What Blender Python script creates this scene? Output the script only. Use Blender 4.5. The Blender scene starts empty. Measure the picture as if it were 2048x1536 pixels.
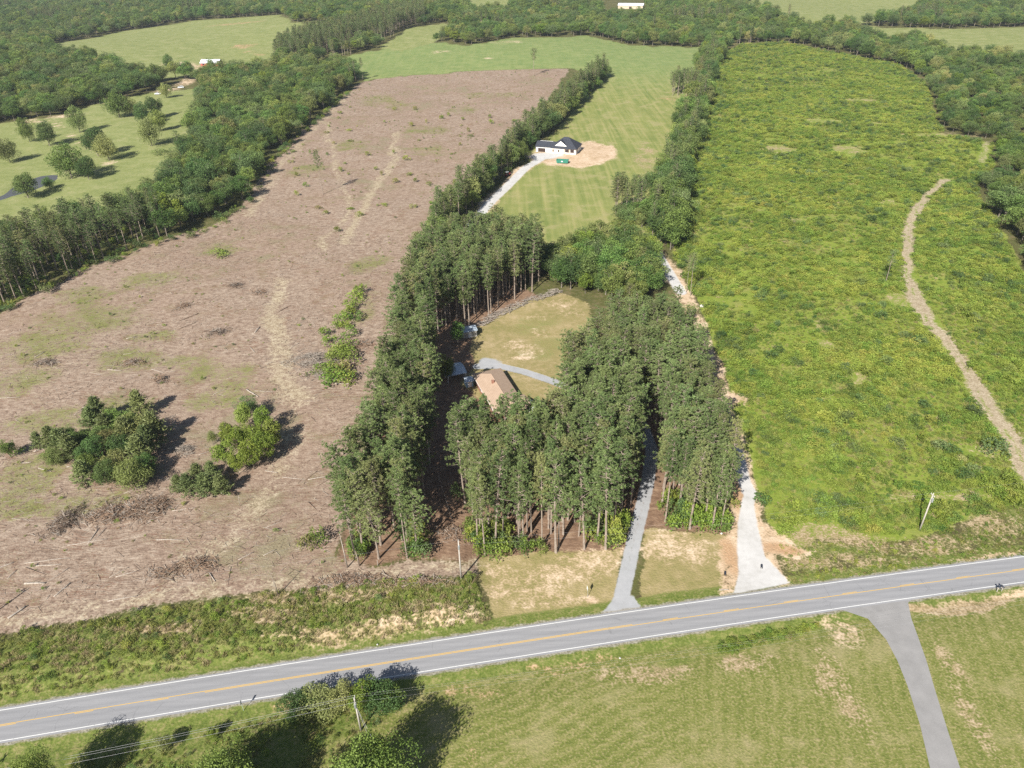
import bpy, math, random
import numpy as np
from mathutils import Matrix, Vector

rng = np.random.default_rng(7)
random.seed(7)
scene = bpy.context.scene
COL = scene.collection

# ------------------------------------------------------------------ camera, sky, sun, exposure
F_PX, PITCH, ROLL, CAM_H = 1480.0, math.radians(32.5), math.radians(-1.2), 115.0
SUN_AZ, SUN_EL = math.radians(27.0), math.radians(38.0)      # shadows run 27 degrees right of straight ahead
cp, sp = math.cos(PITCH), math.sin(PITCH)
FWD = np.array([0.0, cp, -sp]); R0 = np.array([1.0, 0, 0]); U0 = np.cross(R0, FWD)
RGT = math.cos(ROLL) * R0 + math.sin(ROLL) * U0
UPV = -math.sin(ROLL) * R0 + math.cos(ROLL) * U0
cam = bpy.data.cameras.new('camera'); cam_o = bpy.data.objects.new('camera', cam); COL.objects.link(cam_o)
cam.sensor_width = 36.0; cam.lens = 36.0 * F_PX / 2048.0; cam.clip_start = 0.5; cam.clip_end = 12000
m = Matrix.Identity(4)
for i in range(3):
    m[i][0], m[i][1], m[i][2] = RGT[i], UPV[i], -FWD[i]
m[2][3] = CAM_H
cam_o.matrix_world = m
scene.camera = cam_o

w = bpy.data.worlds.new('World'); scene.world = w; w.use_nodes = True
nt = w.node_tree; bg = nt.nodes['Background']
sky = nt.nodes.new('ShaderNodeTexSky'); sky.sky_type = 'NISHITA'; sky.sun_disc = False
sky.sun_elevation = SUN_EL; sky.sun_rotation = math.radians(180 + 27); sky.altitude = 200
nt.links.new(sky.outputs[0], bg.inputs[0]); bg.inputs[1].default_value = 0.055
sun = bpy.data.lights.new('sun', 'SUN'); sun_o = bpy.data.objects.new('sun', sun); COL.objects.link(sun_o)
sun.energy = 5.0; sun.angle = math.radians(0.53); sun.color = (1.0, 0.955, 0.88)
SDIR = Vector((math.sin(SUN_AZ) * math.cos(SUN_EL), math.cos(SUN_AZ) * math.cos(SUN_EL), -math.sin(SUN_EL)))
sun_o.rotation_euler = SDIR.to_track_quat('-Z', 'Y').to_euler(); sun_o.location = (-60, -40, 160)
scene.view_settings.view_transform = 'Standard'; scene.view_settings.look = 'None'
scene.view_settings.exposure = 1.0; scene.view_settings.gamma = 1.0
scene.render.engine = 'CYCLES'
cy = scene.cycles
cy.max_bounces = 5; cy.diffuse_bounces = 3; cy.glossy_bounces = 2; cy.transmission_bounces = 3; cy.transparent_max_bounces = 4
cy.use_denoising = False
cy.caustics_reflective = False; cy.caustics_refractive = False

# ------------------------------------------------------------------ terrain height and photo-to-ground survey
def sstep(a, b, x):
    t = np.clip((x - a) / (b - a), 0, 1); return t * t * (3 - 2 * t)
def ROADC(x): return 90.62 + 0.1587 * x - 0.0000983 * x * x      # road centre line
def hz(x, y):
    """ground height in metres"""
    x = np.asarray(x, float); y = np.asarray(y, float)
    far = sstep(420, 900, y)
    h = far * (4.0 * np.sin(x * 0.0115 + 0.8) * np.sin(y * 0.0095 + 1.0) + 3.0 * np.sin(x * 0.005 - y * 0.004))
    h = h + 0.25 * np.sin(x * 0.11 + 1.3) * np.sin(y * 0.083) * sstep(125, 150, y) * (1 - sstep(900, 1200, y))
    # cut bank along the north side of the road
    d = (y - ROADC(x)) / 1.013
    h = h + 1.7 * sstep(5.0, 9.5, d) * (1 - sstep(14, 70, d)) * (1 - sstep(-14, -4, x))
    h = h - 0.35 * sstep(-14, -6, d) * (1 - sstep(-6, -4.2, d)) 
    return h
CAMP = np.array([0, 0, CAM_H])
def G(px, py, up=0.0):
    """world point on the ground (or `up` metres above it) seen at photo pixel"""
    d = RGT * (px - 1024) / F_PX - UPV * (py - 768) / F_PX + FWD
    if d[2] > -0.012: d = d * 1.0; d[2] = -0.012
    z = 0.0
    for _ in range(6):
        t = (z + up - CAM_H) / d[2]; p = CAMP + d * t
        z = float(hz(p[0], p[1]))
    return np.array([p[0], p[1], z + up])
def proj(P):
    d = np.asarray(P, float) - CAMP
    z = d @ FWD
    return 1024 + F_PX * (d @ RGT) / z, 768 - F_PX * (d @ UPV) / z, z
def GP(pts): return np.array([G(*p)[:2] for p in pts])

# ------------------------------------------------------------------ numpy noise, polygons
def vnoise(x, y, s, seed=0):
    x = np.asarray(x, float) / s + seed * 17.3; y = np.asarray(y, float) / s + seed * 9.7
    xi = np.floor(x).astype(np.int64); yi = np.floor(y).astype(np.int64); fx = x - xi; fy = y - yi
    fx = fx * fx * (3 - 2 * fx); fy = fy * fy * (3 - 2 * fy)
    def hsh(a, b):
        n = (a * 374761393 + b * 668265263 + seed * 144665) & 0x7fffffff
        n = ((n ^ (n >> 13)) * 1274126177) & 0x7fffffff
        return ((n ^ (n >> 16)) & 0xffff) / 65535.0
    return (hsh(xi, yi) * (1 - fx) + hsh(xi + 1, yi) * fx) * (1 - fy) + (hsh(xi, yi + 1) * (1 - fx) + hsh(xi + 1, yi + 1) * fx) * fy
def sdf_poly(P, X, Y):
    """signed distance, negative inside"""
    n = len(P); d2 = np.full(X.shape, 1e18); ins = np.zeros(X.shape, bool)
    for i in range(n):
        ax, ay = P[i]; bx, by = P[(i + 1) % n]
        ex, ey = bx - ax, by - ay
        t = np.clip(((X - ax) * ex + (Y - ay) * ey) / (ex * ex + ey * ey + 1e-9), 0, 1)
        d2 = np.minimum(d2, (X - ax - t * ex) ** 2 + (Y - ay - t * ey) ** 2)
        c = ((ay > Y) != (by > Y)) & (X < (bx - ax) * (Y - ay) / (by - ay + 1e-12) + ax)
        ins ^= c
    d = np.sqrt(d2); return np.where(ins, -d, d)
def dist_line(P, X, Y):
    d2 = np.full(X.shape, 1e18)
    for i in range(len(P) - 1):
        ax, ay = P[i]; bx, by = P[i + 1]; ex, ey = bx - ax, by - ay
        t = np.clip(((X - ax) * ex + (Y - ay) * ey) / (ex * ex + ey * ey + 1e-9), 0, 1)
        d2 = np.minimum(d2, (X - ax - t * ex) ** 2 + (Y - ay - t * ey) ** 2)
    return np.sqrt(d2)

# ------------------------------------------------------------------ object helpers
def tag(o, label=None, cat=None, group=None, kind=None):
    if label: o['label'] = label
    if cat: o['category'] = cat
    if group: o['group'] = group
    if kind: o['kind'] = kind
    return o
def mesh_np(name, V, Fc, mats=(), mat_idx=None, smooth=False):
    """V (n,3); Fc (m,k) same-size faces or list of arrays"""
    me = bpy.data.meshes.new(name)
    V = np.asarray(V, np.float32).reshape(-1, 3)
    if isinstance(Fc, np.ndarray) and Fc.ndim == 2:
        mF, k = Fc.shape
        me.vertices.add(len(V)); me.vertices.foreach_set('co', V.ravel())
        me.loops.add(mF * k); me.loops.foreach_set('vertex_index', Fc.astype(np.int32).ravel())
        me.polygons.add(mF); me.polygons.foreach_set('loop_start', np.arange(0, mF * k, k, dtype=np.int32))
        try: me.polygons.foreach_set('loop_total', np.full(mF, k, np.int32))
        except Exception: pass
    else:
        me.from_pydata(V.tolist(), [], [list(map(int, f)) for f in Fc])
    for mt in mats: me.materials.append(mt)
    if mat_idx is not None: me.polygons.foreach_set('material_index', np.asarray(mat_idx, np.int32))
    if smooth: me.polygons.foreach_set('use_smooth', np.ones(len(me.polygons), bool))
    me.update(calc_edges=True)
    return me
def obj(name, me, parent=None, loc=None, rz=0.0, scl=None):
    o = bpy.data.objects.new(name, me); COL.objects.link(o)
    if loc is not None: o.location = loc
    if rz: o.rotation_euler = (0, 0, rz)
    if scl is not None: o.scale = scl
    if parent is not None: o.parent = parent
    return o
def empty(name, loc, rz=0.0):
    o = bpy.data.objects.new(name, None); COL.objects.link(o); o.location = loc; o.rotation_euler = (0, 0, rz)
    o.empty_display_size = 0.5
    return o
class MB:
    """collects boxes, tubes, polygons into one mesh"""
    def __init__(s): s.v = []; s.f = []
    def add(s, V, Fs):
        b = len(s.v); s.v += [tuple(map(float, v)) for v in V]; s.f += [[i + b for i in f] for f in Fs]; return s
    def box(s, x0, x1, y0, y1, z0, z1):
        return s.add([(x0, y0, z0), (x1, y0, z0), (x1, y1, z0), (x0, y1, z0), (x0, y0, z1), (x1, y0, z1), (x1, y1, z1), (x0, y1, z1)],
                     [(0, 3, 2, 1), (4, 5, 6, 7), (0, 1, 5, 4), (1, 2, 6, 5), (2, 3, 7, 6), (3, 0, 4, 7)])
    def tube(s, pts, rad, n=8, cap=True):
        pts = [np.asarray(p, float) for p in pts]
        rad = [rad] * len(pts) if np.isscalar(rad) else rad
        V = []; Fs = []
        for i, p in enumerate(pts):
            t = pts[min(i + 1, len(pts) - 1)] - pts[max(i - 1, 0)]; t /= np.linalg.norm(t) + 1e-9
            a = np.cross(t, [0, 0, 1.0]) if abs(t[2]) < 0.95 else np.cross(t, [1.0, 0, 0])
            a /= np.linalg.norm(a); b = np.cross(t, a)
            for k in range(n):
                an = 2 * math.pi * k / n; V.append(p + rad[i] * (math.cos(an) * a + math.sin(an) * b))
        for i in range(len(pts) - 1):
            for k in range(n):
                Fs.append((i * n + k, i * n + (k + 1) % n, (i + 1) * n + (k + 1) % n, (i + 1) * n + k))
        if cap:
            Fs.append(tuple(range(n))[::-1]); Fs.append(tuple((len(pts) - 1) * n + k for k in range(n)))
        return s.add(V, Fs)
    def build(s, name, mt, parent=None, smooth=False, loc=None, rz=0.0):
        me = bpy.data.meshes.new(name); me.from_pydata(s.v, [], s.f); me.materials.append(mt)
        if smooth:
            me.polygons.foreach_set('use_smooth', np.ones(len(me.polygons), bool))
        me.update()
        return obj(name, me, parent, loc, rz)

# ------------------------------------------------------------------ material helpers
class NB:
    def __init__(s, name):
        s.mat = bpy.data.materials.new(name); s.mat.use_nodes = True; s.t = s.mat.node_tree
        s.bsdf = s.t.nodes['Principled BSDF']; s.out = s.t.nodes['Material Output']
    def n(s, typ, **kw):
        nd = s.t.nodes.new(typ)
        for k, v in kw.items(): setattr(nd, k, v)
        return nd
    def link(s, a, b): s.t.links.new(a, b)
    def val(s, sock, v):
        if isinstance(v, (int, float)): sock.default_value = v
        elif isinstance(v, (tuple, list)): sock.default_value = (*v, 1.0) if len(v) == 3 and len(sock.default_value) == 4 else v
        else: s.link(v, sock)
    def noise(s, vec, scale, detail=4, rough=0.55, dist=0.0):
        nd = s.n('ShaderNodeTexNoise'); s.link(vec, nd.inputs['Vector'])
        nd.inputs['Scale'].default_value = scale; nd.inputs['Detail'].default_value = detail
        nd.inputs['Roughness'].default_value = rough; nd.inputs['Distortion'].default_value = dist
        return nd.outputs['Fac']
    def math(s, op, a, b=None, clamp=False):
        nd = s.n('ShaderNodeMath', operation=op, use_clamp=clamp); s.val(nd.inputs[0], a)
        if b is not None: s.val(nd.inputs[1], b)
        return nd.outputs[0]
    def mix(s, fac, a, b, mode='MIX'):
        nd = s.n('ShaderNodeMix', data_type='RGBA', blend_type=mode); s.val(nd.inputs[0], fac)
        s.val(nd.inputs[6], a); s.val(nd.inputs[7], b); return nd.outputs[2]
    def ramp(s, fac, stops):
        nd = s.n('ShaderNodeValToRGB'); s.link(fac, nd.inputs[0]); el = nd.color_ramp.elements
        while len(el) < len(stops): el.new(0.5)
        for e, (p, c) in zip(el, stops): e.position = p; e.color = (*c, 1)
        return nd.outputs[0]
    def smooth(s, x, a, b, to0=0.0, to1=1.0):
        nd = s.n('ShaderNodeMapRange', interpolation_type='SMOOTHSTEP'); s.val(nd.inputs[0], x)
        nd.inputs[1].default_value = a; nd.inputs[2].default_value = b; nd.inputs[3].default_value = to0; nd.inputs[4].default_value = to1
        return nd.outputs[0]
    def mapping(s, vec, rot=0.0, scale=(1, 1, 1)):
        nd = s.n('ShaderNodeMapping'); s.link(vec, nd.inputs[0]); nd.inputs['Rotation'].default_value = (0, 0, rot); nd.inputs['Scale'].default_value = scale
        return nd.outputs[0]
    def pos(s): return s.n('ShaderNodeNewGeometry').outputs['Position']
    def objc(s): return s.n('ShaderNodeTexCoord').outputs['Object']
    def done(s, col, rough=0.8, spec=0.25, bump=None, bstr=0.5, bdist=0.1, metal=0.0):
        s.val(s.bsdf.inputs['Base Color'], col); s.val(s.bsdf.inputs['Roughness'], rough)
        s.bsdf.inputs['Specular IOR Level'].default_value = spec; s.bsdf.inputs['Metallic'].default_value = metal
        if bump is not None:
            b = s.n('ShaderNodeBump'); b.inputs['Strength'].default_value = bstr; b.inputs['Distance'].default_value = bdist
            s.link(bump, b.inputs['Height']); s.link(b.outputs[0], s.bsdf.inputs['Normal'])
        return s.mat
MATS = {}
def plain(name, c, rough=0.7, spec=0.3, var=0.18, scale=3.0, metal=0.0):
    """a solid surface with slight weathering"""
    if name in MATS: return MATS[name]
    b = NB(name); n1 = b.noise(b.objc(), scale, 5, 0.6)
    lo = tuple(max(0, x * (1 - var)) for x in c); hi = tuple(min(1, x * (1 + var)) for x in c)
    MATS[name] = b.done(b.ramp(n1, [(0.3, lo), (0.7, hi)]), rough, spec, metal=metal); return MATS[name]
def leaf_mat(name, dark, light, alt=None, trans=0.28, hue=0.035, valr=0.3, stand=False):
    """foliage: colour by leaf clump (attribute tint), by tree (random) and a little translucency"""
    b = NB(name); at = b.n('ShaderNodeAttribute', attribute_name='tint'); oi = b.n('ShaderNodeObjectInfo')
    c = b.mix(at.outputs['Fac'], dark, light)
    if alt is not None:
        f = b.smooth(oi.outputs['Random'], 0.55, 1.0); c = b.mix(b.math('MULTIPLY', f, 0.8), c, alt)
    hs = b.n('ShaderNodeHueSaturation'); b.link(c, hs.inputs['Color'])
    r2 = b.math('FRACT', b.math('MULTIPLY', oi.outputs['Random'], 17.31))
    r3 = b.math('FRACT', b.math('MULTIPLY', oi.outputs['Random'], 41.7))
    b.link(b.math('ADD', b.math('MULTIPLY', b.math('SUBTRACT', r2, 0.5), hue), 0.5), hs.inputs['Hue'])
    b.link(b.math('ADD', b.math('MULTIPLY', b.math('SUBTRACT', r3, 0.5), valr), 1.0), hs.inputs['Value'])
    hs.inputs['Saturation'].default_value = 1.0
    if stand:
        ln = b.noise(oi.outputs['Location'], 0.035, 2); hs2 = b.n('ShaderNodeHueSaturation'); b.link(hs.outputs[0], hs2.inputs['Color'])
        b.link(b.smooth(ln, .3, .7, .485, .52), hs2.inputs['Hue']); b.link(b.smooth(ln, .3, .7, 1.2, .82), hs2.inputs['Value']); hs2.inputs['Saturation'].default_value = 1.0; hs = hs2
    mat = b.done(hs.outputs[0], 0.55, 0.22)
    tr = b.n('ShaderNodeBsdfTranslucent'); b.link(b.mix(0.5, hs.outputs[0], (0.16, 0.22, 0.03), 'MIX'), tr.inputs['Color'])
    mx = b.n('ShaderNodeMixShader'); mx.inputs[0].default_value = trans
    b.link(b.bsdf.outputs[0], mx.inputs[1]); b.link(tr.outputs[0], mx.inputs[2]); b.link(mx.outputs[0], b.out.inputs['Surface'])
    return mat
def bark_mat(name, lo, hi):
    b = NB(name); v = b.mapping(b.objc(), 0, (1, 1, 0.25)); n1 = b.noise(v, 5, 5, 0.65)
    return b.done(b.ramp(n1, [(0.3, lo), (0.7, hi)]), 0.9, 0.1, bump=n1, bstr=0.6, bdist=0.04)
# ------------------------------------------------------------------ survey: outlines of the land, in photo pixels
CLEARCUT = [(-420, 930), (0, 628), (60, 592), (150, 545), (300, 488), (420, 455), (500, 398), (528, 340), (600, 265), (660, 215), (720, 165), (760, 157),
            (870, 147), (1000, 140), (1140, 138), (1110, 180), (1060, 240), (1000, 310), (930, 390), (890, 450), (850, 520), (815, 600), (790, 700),
            (765, 820), (735, 950), (690, 1060), (670, 1115), (760, 1128), (950, 1128), (950, 1156), (850, 1156), (560, 1178), (300, 1215), (0, 1265), (-600, 1372)]
HAY = [(1200, 143), (1412, 138), (1395, 200), (1372, 262), (1335, 340), (1315, 400), (1322, 488), (1215, 490), (1140, 512), (1000, 512), (900, 508), (950, 430), (1040, 345), (1068, 300), (1120, 250), (1165, 195)]
FARHAY = [(600, 140), (650, 122), (720, 108), (800, 92), (880, 84), (940, 92), (1020, 76), (1180, 72), (1260, 92), (1400, 95), (1415, 138), (1200, 143), (1140, 138), (1000, 140), (870, 147), (760, 157), (725, 162), (700, 140)]
FARP1 = [(105, 88), (250, 62), (400, 40), (560, 30), (585, 46), (700, 46), (640, 62), (560, 100), (545, 140), (500, 150), (420, 152), (300, 158), (230, 132), (120, 112)]
FARP2 = [(760, 92), (820, 56), (895, 47), (900, 66), (860, 88), (800, 104)]
FARP3 = [(930, -8), (1018, -8), (1014, 26), (945, 28)]
FARP4 = [(1480, -12), (1850, -12), (1830, 22), (1770, 42), (1660, 56), (1612, 62), (1580, 44), (1510, 18)]
FARP5 = [(1705, 50), (1800, 56), (1880, 58), (2080, 54), (2080, 126), (1990, 124), (1890, 116), (1860, 96), (1812, 84), (1780, 90), (1720, 66)]
PASTURE = [(-120, 262), (0, 248), (110, 233), (210, 206), (300, 186), (385, 178), (395, 200), (375, 280), (350, 330), (320, 385), (250, 425), (150, 455), (0, 482), (-120, 500)]
SCRUB = [(1347, 515), (1362, 420), (1392, 300), (1422, 190), (1442, 112), (1480, 90), (1570, 85), (1700, 112), (1800, 132), (1850, 165), (1868, 235), (1890, 268), (1985, 285), (1985, 335), (1950, 372), (1975, 420),
         (2010, 480), (2060, 570), (2480, 760), (2560, 960), (2048, 1010), (1980, 1030), (1900, 1060), (1700, 1080), (1600, 1090), (1560, 1080), (1535, 1030),
         (1515, 950), (1475, 880), (1460, 800), (1443, 720), (1405, 620), (1368, 560)]
LAWN = [(958, 735), (945, 700), (950, 660), (1000, 622), (1060, 602), (1120, 585), (1172, 602), (1185, 640), (1180, 720), (1165, 790), (1120, 850), (1050, 840), (960, 800), (930, 770)]
LOT = [(955, 1112), (1240, 1095), (1248, 1110), (1215, 1222), (1100, 1238), (990, 1245), (950, 1158)]
LOT2 = [(1292, 1068), (1462, 1070), (1452, 1190), (1275, 1216)]
MOWN = [(700, 1382), (1350, 1272), (1700, 1222), (2900, 1050), (2900, 1750), (500, 1750), (600, 1540), (740, 1430)]
VERGE_S = [(-800, 1640), (0, 1490), (700, 1370), (740, 1440), (600, 1560), (500, 1750), (-800, 1750)]
BANK = [(-650, 1385), (0, 1272), (300, 1222), (560, 1184), (850, 1154), (945, 1160), (985, 1240), (700, 1308), (0, 1422), (-650, 1540)]
VERGE_NE = [(1560, 1090), (1700, 1085), (1900, 1066), (2048, 1012), (2560, 962), (2560, 1040), (2150, 1098), (1580, 1168)]
PINEFLOOR = [(670, 1125), (960, 1130), (1245, 1102), (1300, 1068), (1470, 1072), (1462, 900), (1445, 800), (1400, 690), (1330, 655), (1190, 650), (1100, 600), (900, 520), (840, 560), (800, 700), (760, 860), (700, 1040)]
ALLEY = [(845, 1115), (955, 1118), (935, 1000), (915, 880), (870, 880), (862, 960)]
PAD = [(1052, 312), (1070, 322), (1110, 332), (1160, 338), (1200, 328), (1238, 311), (1224, 294), (1180, 284), (1120, 292)]
FLARE = [(1200, 1231), (1232, 1192), (1266, 1192), (1284, 1217)]
LANE_MOUTH = [(1466, 1190), (1477, 1150), (1474, 1090), (1476, 1045), (1484, 1000), (1497, 962), (1514, 984), (1508, 1010), (1517, 1060), (1530, 1112), (1580, 1166)]
LANE_SKIRT = [(1447, 1192), (1440, 1112), (1468, 1032), (1482, 958), (1520, 960), (1530, 1040), (1600, 1092), (1640, 1102), (1590, 1122), (1560, 1112), (1584, 1168)]
DRIVE = [(1236, 1224), (1253, 1150), (1268, 1080), (1284, 1015), (1296, 960), (1304, 900), (1285, 850), (1205, 800), (1115, 766), (1050, 744), (1000, 732), (955, 733)]
LANE = [(1496, 985), (1473, 900), (1457, 850), (1440, 800), (1422, 740), (1398, 655), (1362, 585), (1336, 542), (1314, 505)]
NEWDRIVE = [(1120, 309), (1085, 316), (1052, 335), (1022, 365), (985, 400), (950, 440), (925, 474)]
TRACK = [(2075, 985), (2030, 900), (1990, 830), (1950, 770), (1915, 720), (1880, 670), (1845, 620), (1825, 580), (1815, 520), (1815, 470), (1825, 430), (1850, 395), (1893, 360)]
TRACK2 = [(1973, 285), (1964, 326)]
SKID = [[(795, 265), (782, 325), (742, 382), (710, 440), (692, 482)], [(655, 245), (672, 330), (692, 382), (688, 432), (640, 500)], [(565, 560), (545, 650), (562, 740), (605, 810)],
        [(600, 860), (560, 960), (470, 1060), (350, 1150)], [(0, 1245), (300, 1200), (560, 1165), (850, 1138), (950, 1130)], [(700, 185), (640, 245), (560, 330), (500, 430)]]
POND = [(-60, 408), (0, 390), (40, 366), (80, 353), (112, 349), (113, 357), (86, 371), (56, 383), (20, 392), (-60, 422)]
W = {k: GP(v) for k, v in dict(CLEARCUT=CLEARCUT, HAY=HAY, FARHAY=FARHAY, FARP1=FARP1, FARP2=FARP2, FARP3=FARP3, FARP4=FARP4, FARP5=FARP5, PASTURE=PASTURE, SCRUB=SCRUB,
     LAWN=LAWN, LOT=LOT, LOT2=LOT2, MOWN=MOWN, VERGE_S=VERGE_S, BANK=BANK, VERGE_NE=VERGE_NE, PINEFLOOR=PINEFLOOR, ALLEY=ALLEY, PAD=PAD, FLARE=FLARE, LANE_MOUTH=LANE_MOUTH,
     LANE_SKIRT=LANE_SKIRT, DRIVE=DRIVE, LANE=LANE, NEWDRIVE=NEWDRIVE, TRACK=TRACK, TRACK2=TRACK2, POND=POND).items()}
WSKID = [GP(k) for k in SKID]

# ------------------------------------------------------------------ ground sheet (split into named parcels), masks of land cover
def axis(core0, core1, step, lo, hi, gr=1.035):
    a = list(np.arange(core0, core1 + 1e-6, step)); s = step
    while a[-1] < hi: s = min(s * gr, 30); a.append(a[-1] + s)
    s = step; b = [core0]
    while b[-1] > lo: s = min(s * gr, 30); b.append(b[-1] - s)
    return np.array(b[:0:-1] + a)
gx = axis(-200, 190, 0.8, -1150, 1100)
gy = axis(55, 260, 0.65, 15, 2100, 1.022)
GX, GY = np.meshgrid(gx, gy)
X = GX.ravel(); Y = GY.ravel()
nx_, ny_ = len(gx), len(gy)
far_w = 1 + Y / 400.0
WX = X + far_w * 1.6 * (vnoise(X, Y, 6, 1) - .5) + far_w * 2.2 * (vnoise(X, Y, 17, 2) - .5)
WY = Y + far_w * 1.6 * (vnoise(X, Y, 6, 3) - .5) + far_w * 2.2 * (vnoise(X, Y, 17, 4) - .5)
NM = 16
M = np.zeros((NM, X.size), np.float32)
def paint_poly(ch, P, soft=1.2, strength=1.0, warp=True):
    x0, y0 = P.min(0) - 12; x1, y1 = P.max(0) + 12
    k = np.where((X > x0) & (X < x1) & (Y > y0) & (Y < y1))[0]
    a, b = (WX[k], WY[k]) if warp else (X[k], Y[k])
    d = sdf_poly(P, a, b); s = soft * far_w[k]
    M[ch, k] = np.maximum(M[ch, k], strength * sstep(s, -s, d))
def paint_line(ch, P, wd, soft=0.6, strength=1.0, warp=False):
    x0, y0 = P.min(0) - 12; x1, y1 = P.max(0) + 12
    k = np.where((X > x0) & (X < x1) & (Y > y0) & (Y < y1))[0]
    a, b = (WX[k], WY[k]) if warp else (X[k], Y[k])
    d = dist_line(P, a, b) - wd / 2; M[ch, k] = np.maximum(M[ch, k], strength * sstep(soft, -soft, d))
def blob(ch, px, py, rx, ry, strength=1.0):
    """soft patch centred at a photo point, radii in metres"""
    c = G(px, py); k = np.where((abs(X - c[0]) < 2.2 * rx) & (abs(Y - c[1]) < 2.2 * ry))[0]
    d = np.hypot((WX[k] - c[0]) / rx, (WY[k] - c[1]) / ry); M[ch, k] = np.maximum(M[ch, k], strength * sstep(1.4, 0.4, d))
(C_CUT, C_HAY, C_PAST, C_MOWN, C_SCRUB, C_LAWN, C_LUSH, C_DRY, C_LITTER, C_PALE, C_WHITE, C_GRAVEL, C_TRACK, C_CLAY, C_WEED, C_SHOULDER) = range(16)
paint_poly(C_LITTER, W['PINEFLOOR'], 1.5); paint_poly(C_LITTER, W['ALLEY'], 1.5)
paint_poly(C_CUT, W['CLEARCUT'], 1.5)
paint_poly(C_HAY, W['HAY'], 1.0); paint_poly(C_HAY, W['FARHAY'], 1.0)
for k in ('PASTURE', 'FARP1', 'FARP2', 'FARP3', 'FARP4', 'FARP5'): paint_poly(C_PAST, W[k], 1.0)
paint_poly(C_SCRUB, W['SCRUB'], 1.2)
paint_poly(C_LAWN, W['LAWN'], 1.2); paint_poly(C_LAWN, W['LOT'], 1.0); paint_poly(C_LAWN, W['LOT2'], 0.8)
paint_poly(C_MOWN, W['MOWN'], 1.0, warp=False)
paint_poly(C_LUSH, W['VERGE_S'], 0.8); paint_poly(C_LUSH, W['BANK'], 1.2, 0.75); paint_poly(C_LUSH, W['VERGE_NE'], 1.2, 0.6)
dr = np.abs(Y - ROADC(X)) / 1.013
k = (dr < 9) & (abs(X) < 200)
M[C_LUSH, k] = np.maximum(M[C_LUSH, k], sstep(7.2, 5.6, dr[k]) * 0.95)
M[C_SHOULDER, k] = sstep(4.25, 3.85, dr[k]) * 0.9
# dry grass, clay, weeds, pale soil patches seen in the photo
for p in [(870, 1225, 5, 3), (640, 1262, 12, 2.2), (780, 1262, 8, 2), (540, 1230, 9, 2.5), (300, 1262, 10, 1.8), (700, 1180, 12, 2.2), (560, 1195, 10, 2)]: blob(C_DRY, *p, 0.68)
for p in [(870, 1236, 5, 2.2), (930, 1220, 4, 2), (800, 1246, 5, 1.5)]: blob(C_PALE, *p, 0.55)
for p in [(1650, 1068, 9, 4), (1760, 1080, 12, 3), (1850, 1085, 14, 3), (1990, 1060, 10, 5), (1640, 1130, 12, 2.5), (1720, 1120, 12, 2)]: blob(C_DRY, *p, 0.55)
for p in [(1480, 990, 3.5, 6), (1560, 1100, 6, 2), (1468, 1120, 2.2, 7)]: blob(C_CLAY, *p, 0.7)
for p in [(1000, 1150, 7, 3), (1060, 1170, 8, 3.5), (1130, 1140, 9, 3.5), (1180, 1120, 9, 4), (1220, 1110, 5, 4), (985, 1185, 5, 3), (1100, 1140, 6, 2), (1090, 1200, 8, 2), (1330, 1100, 6, 3), (1400, 1110, 5, 4), (1370, 1085, 7, 3)]: blob(C_PALE, *p, 0.45)
for p in [(1060, 700, 4, 5), (1035, 690, 4, 3.5), (1085, 665, 4, 3), (1130, 735, 6, 5), (1150, 755, 5, 5), (1125, 605, 8, 4), (1145, 625, 5, 4), (1085, 633, 5, 2.5), (1040, 715, 4, 2)]: blob(C_PALE, *p, 0.4)
for p in [(1075, 705, 7, 5), (1095, 690, 7, 6), (1060, 660, 8, 5), (1040, 815, 6, 8), (1090, 640, 8, 5)]: blob(C_WEED, *p, 0.5)
for p in [(985, 1380, 4, 1.2), (930, 1378, 3, 1), (905, 1385, 2, 1), (1090, 1330, 5, 1.4), (1140, 1322, 4, 1.2), (1190, 1316, 4, 1), (955, 1510, 1.2, 2), (560, 1428, 3, 1.3), (590, 1424, 2.5, 1.2)]: blob(C_CLAY, *p, 0.4)
for p in [(1660, 1236, 4, 1.6), (1680, 1262, 4, 4), (1650, 1250, 3, 2)]: blob(C_PALE, *p, 0.45)
for p in [(1870, 1212, 7, 1.4), (1940, 1200, 7, 1.4), (1985, 1192, 4, 1.2)]: blob(C_DRY, *p, 0.95)
for p in [(1450, 1290, 5, 2), (1500, 1275, 8, 2), (1560, 1265, 8, 1.8), (1610, 1255, 5, 1.6), (1345, 1318, 4, 1.2), (1430, 1300, 3, 2)]: blob(C_WEED, *p, 1.0)
for p in [(1700, 1400, 3, 9), (1660, 1360, 3, 6), (1950, 1450, 2, 10), (1900, 1320, 2, 6), (1500, 1330, 6, 3), (1280, 1345, 10, 3)]: blob(C_DRY, *p, 0.5)
for p in [(430, 740, 12, 6), (460, 780, 10, 8), (370, 720, 10, 5), (420, 800, 9, 7), (110, 840, 14, 8), (40, 760, 12, 10), (60, 950, 10, 12), (140, 1010, 9, 8), (30, 1010, 8, 6), (440, 500, 7, 8), (310, 670, 8, 5),
          (180, 640, 20, 16), (90, 690, 18, 12), (250, 720, 16, 9), (740, 525, 9, 8), (500, 860, 6, 4), (250, 810, 12, 6), (230, 1000, 5, 5), (300, 560, 14, 8), (170, 590, 14, 8)]: blob(C_WEED, *p, 0.55)
for p in [(750, 200, 14, 26), (790, 210, 10, 18), (850, 300, 14, 10), (960, 190, 16, 10), (930, 220, 12, 16), (850, 260, 16, 14), (1010, 190, 10, 10), (700, 290, 14, 16), (620, 340, 12, 12), (560, 250, 10, 12), (720, 620, 5, 14)]: blob(C_WEED, *p, 0.5)
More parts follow.
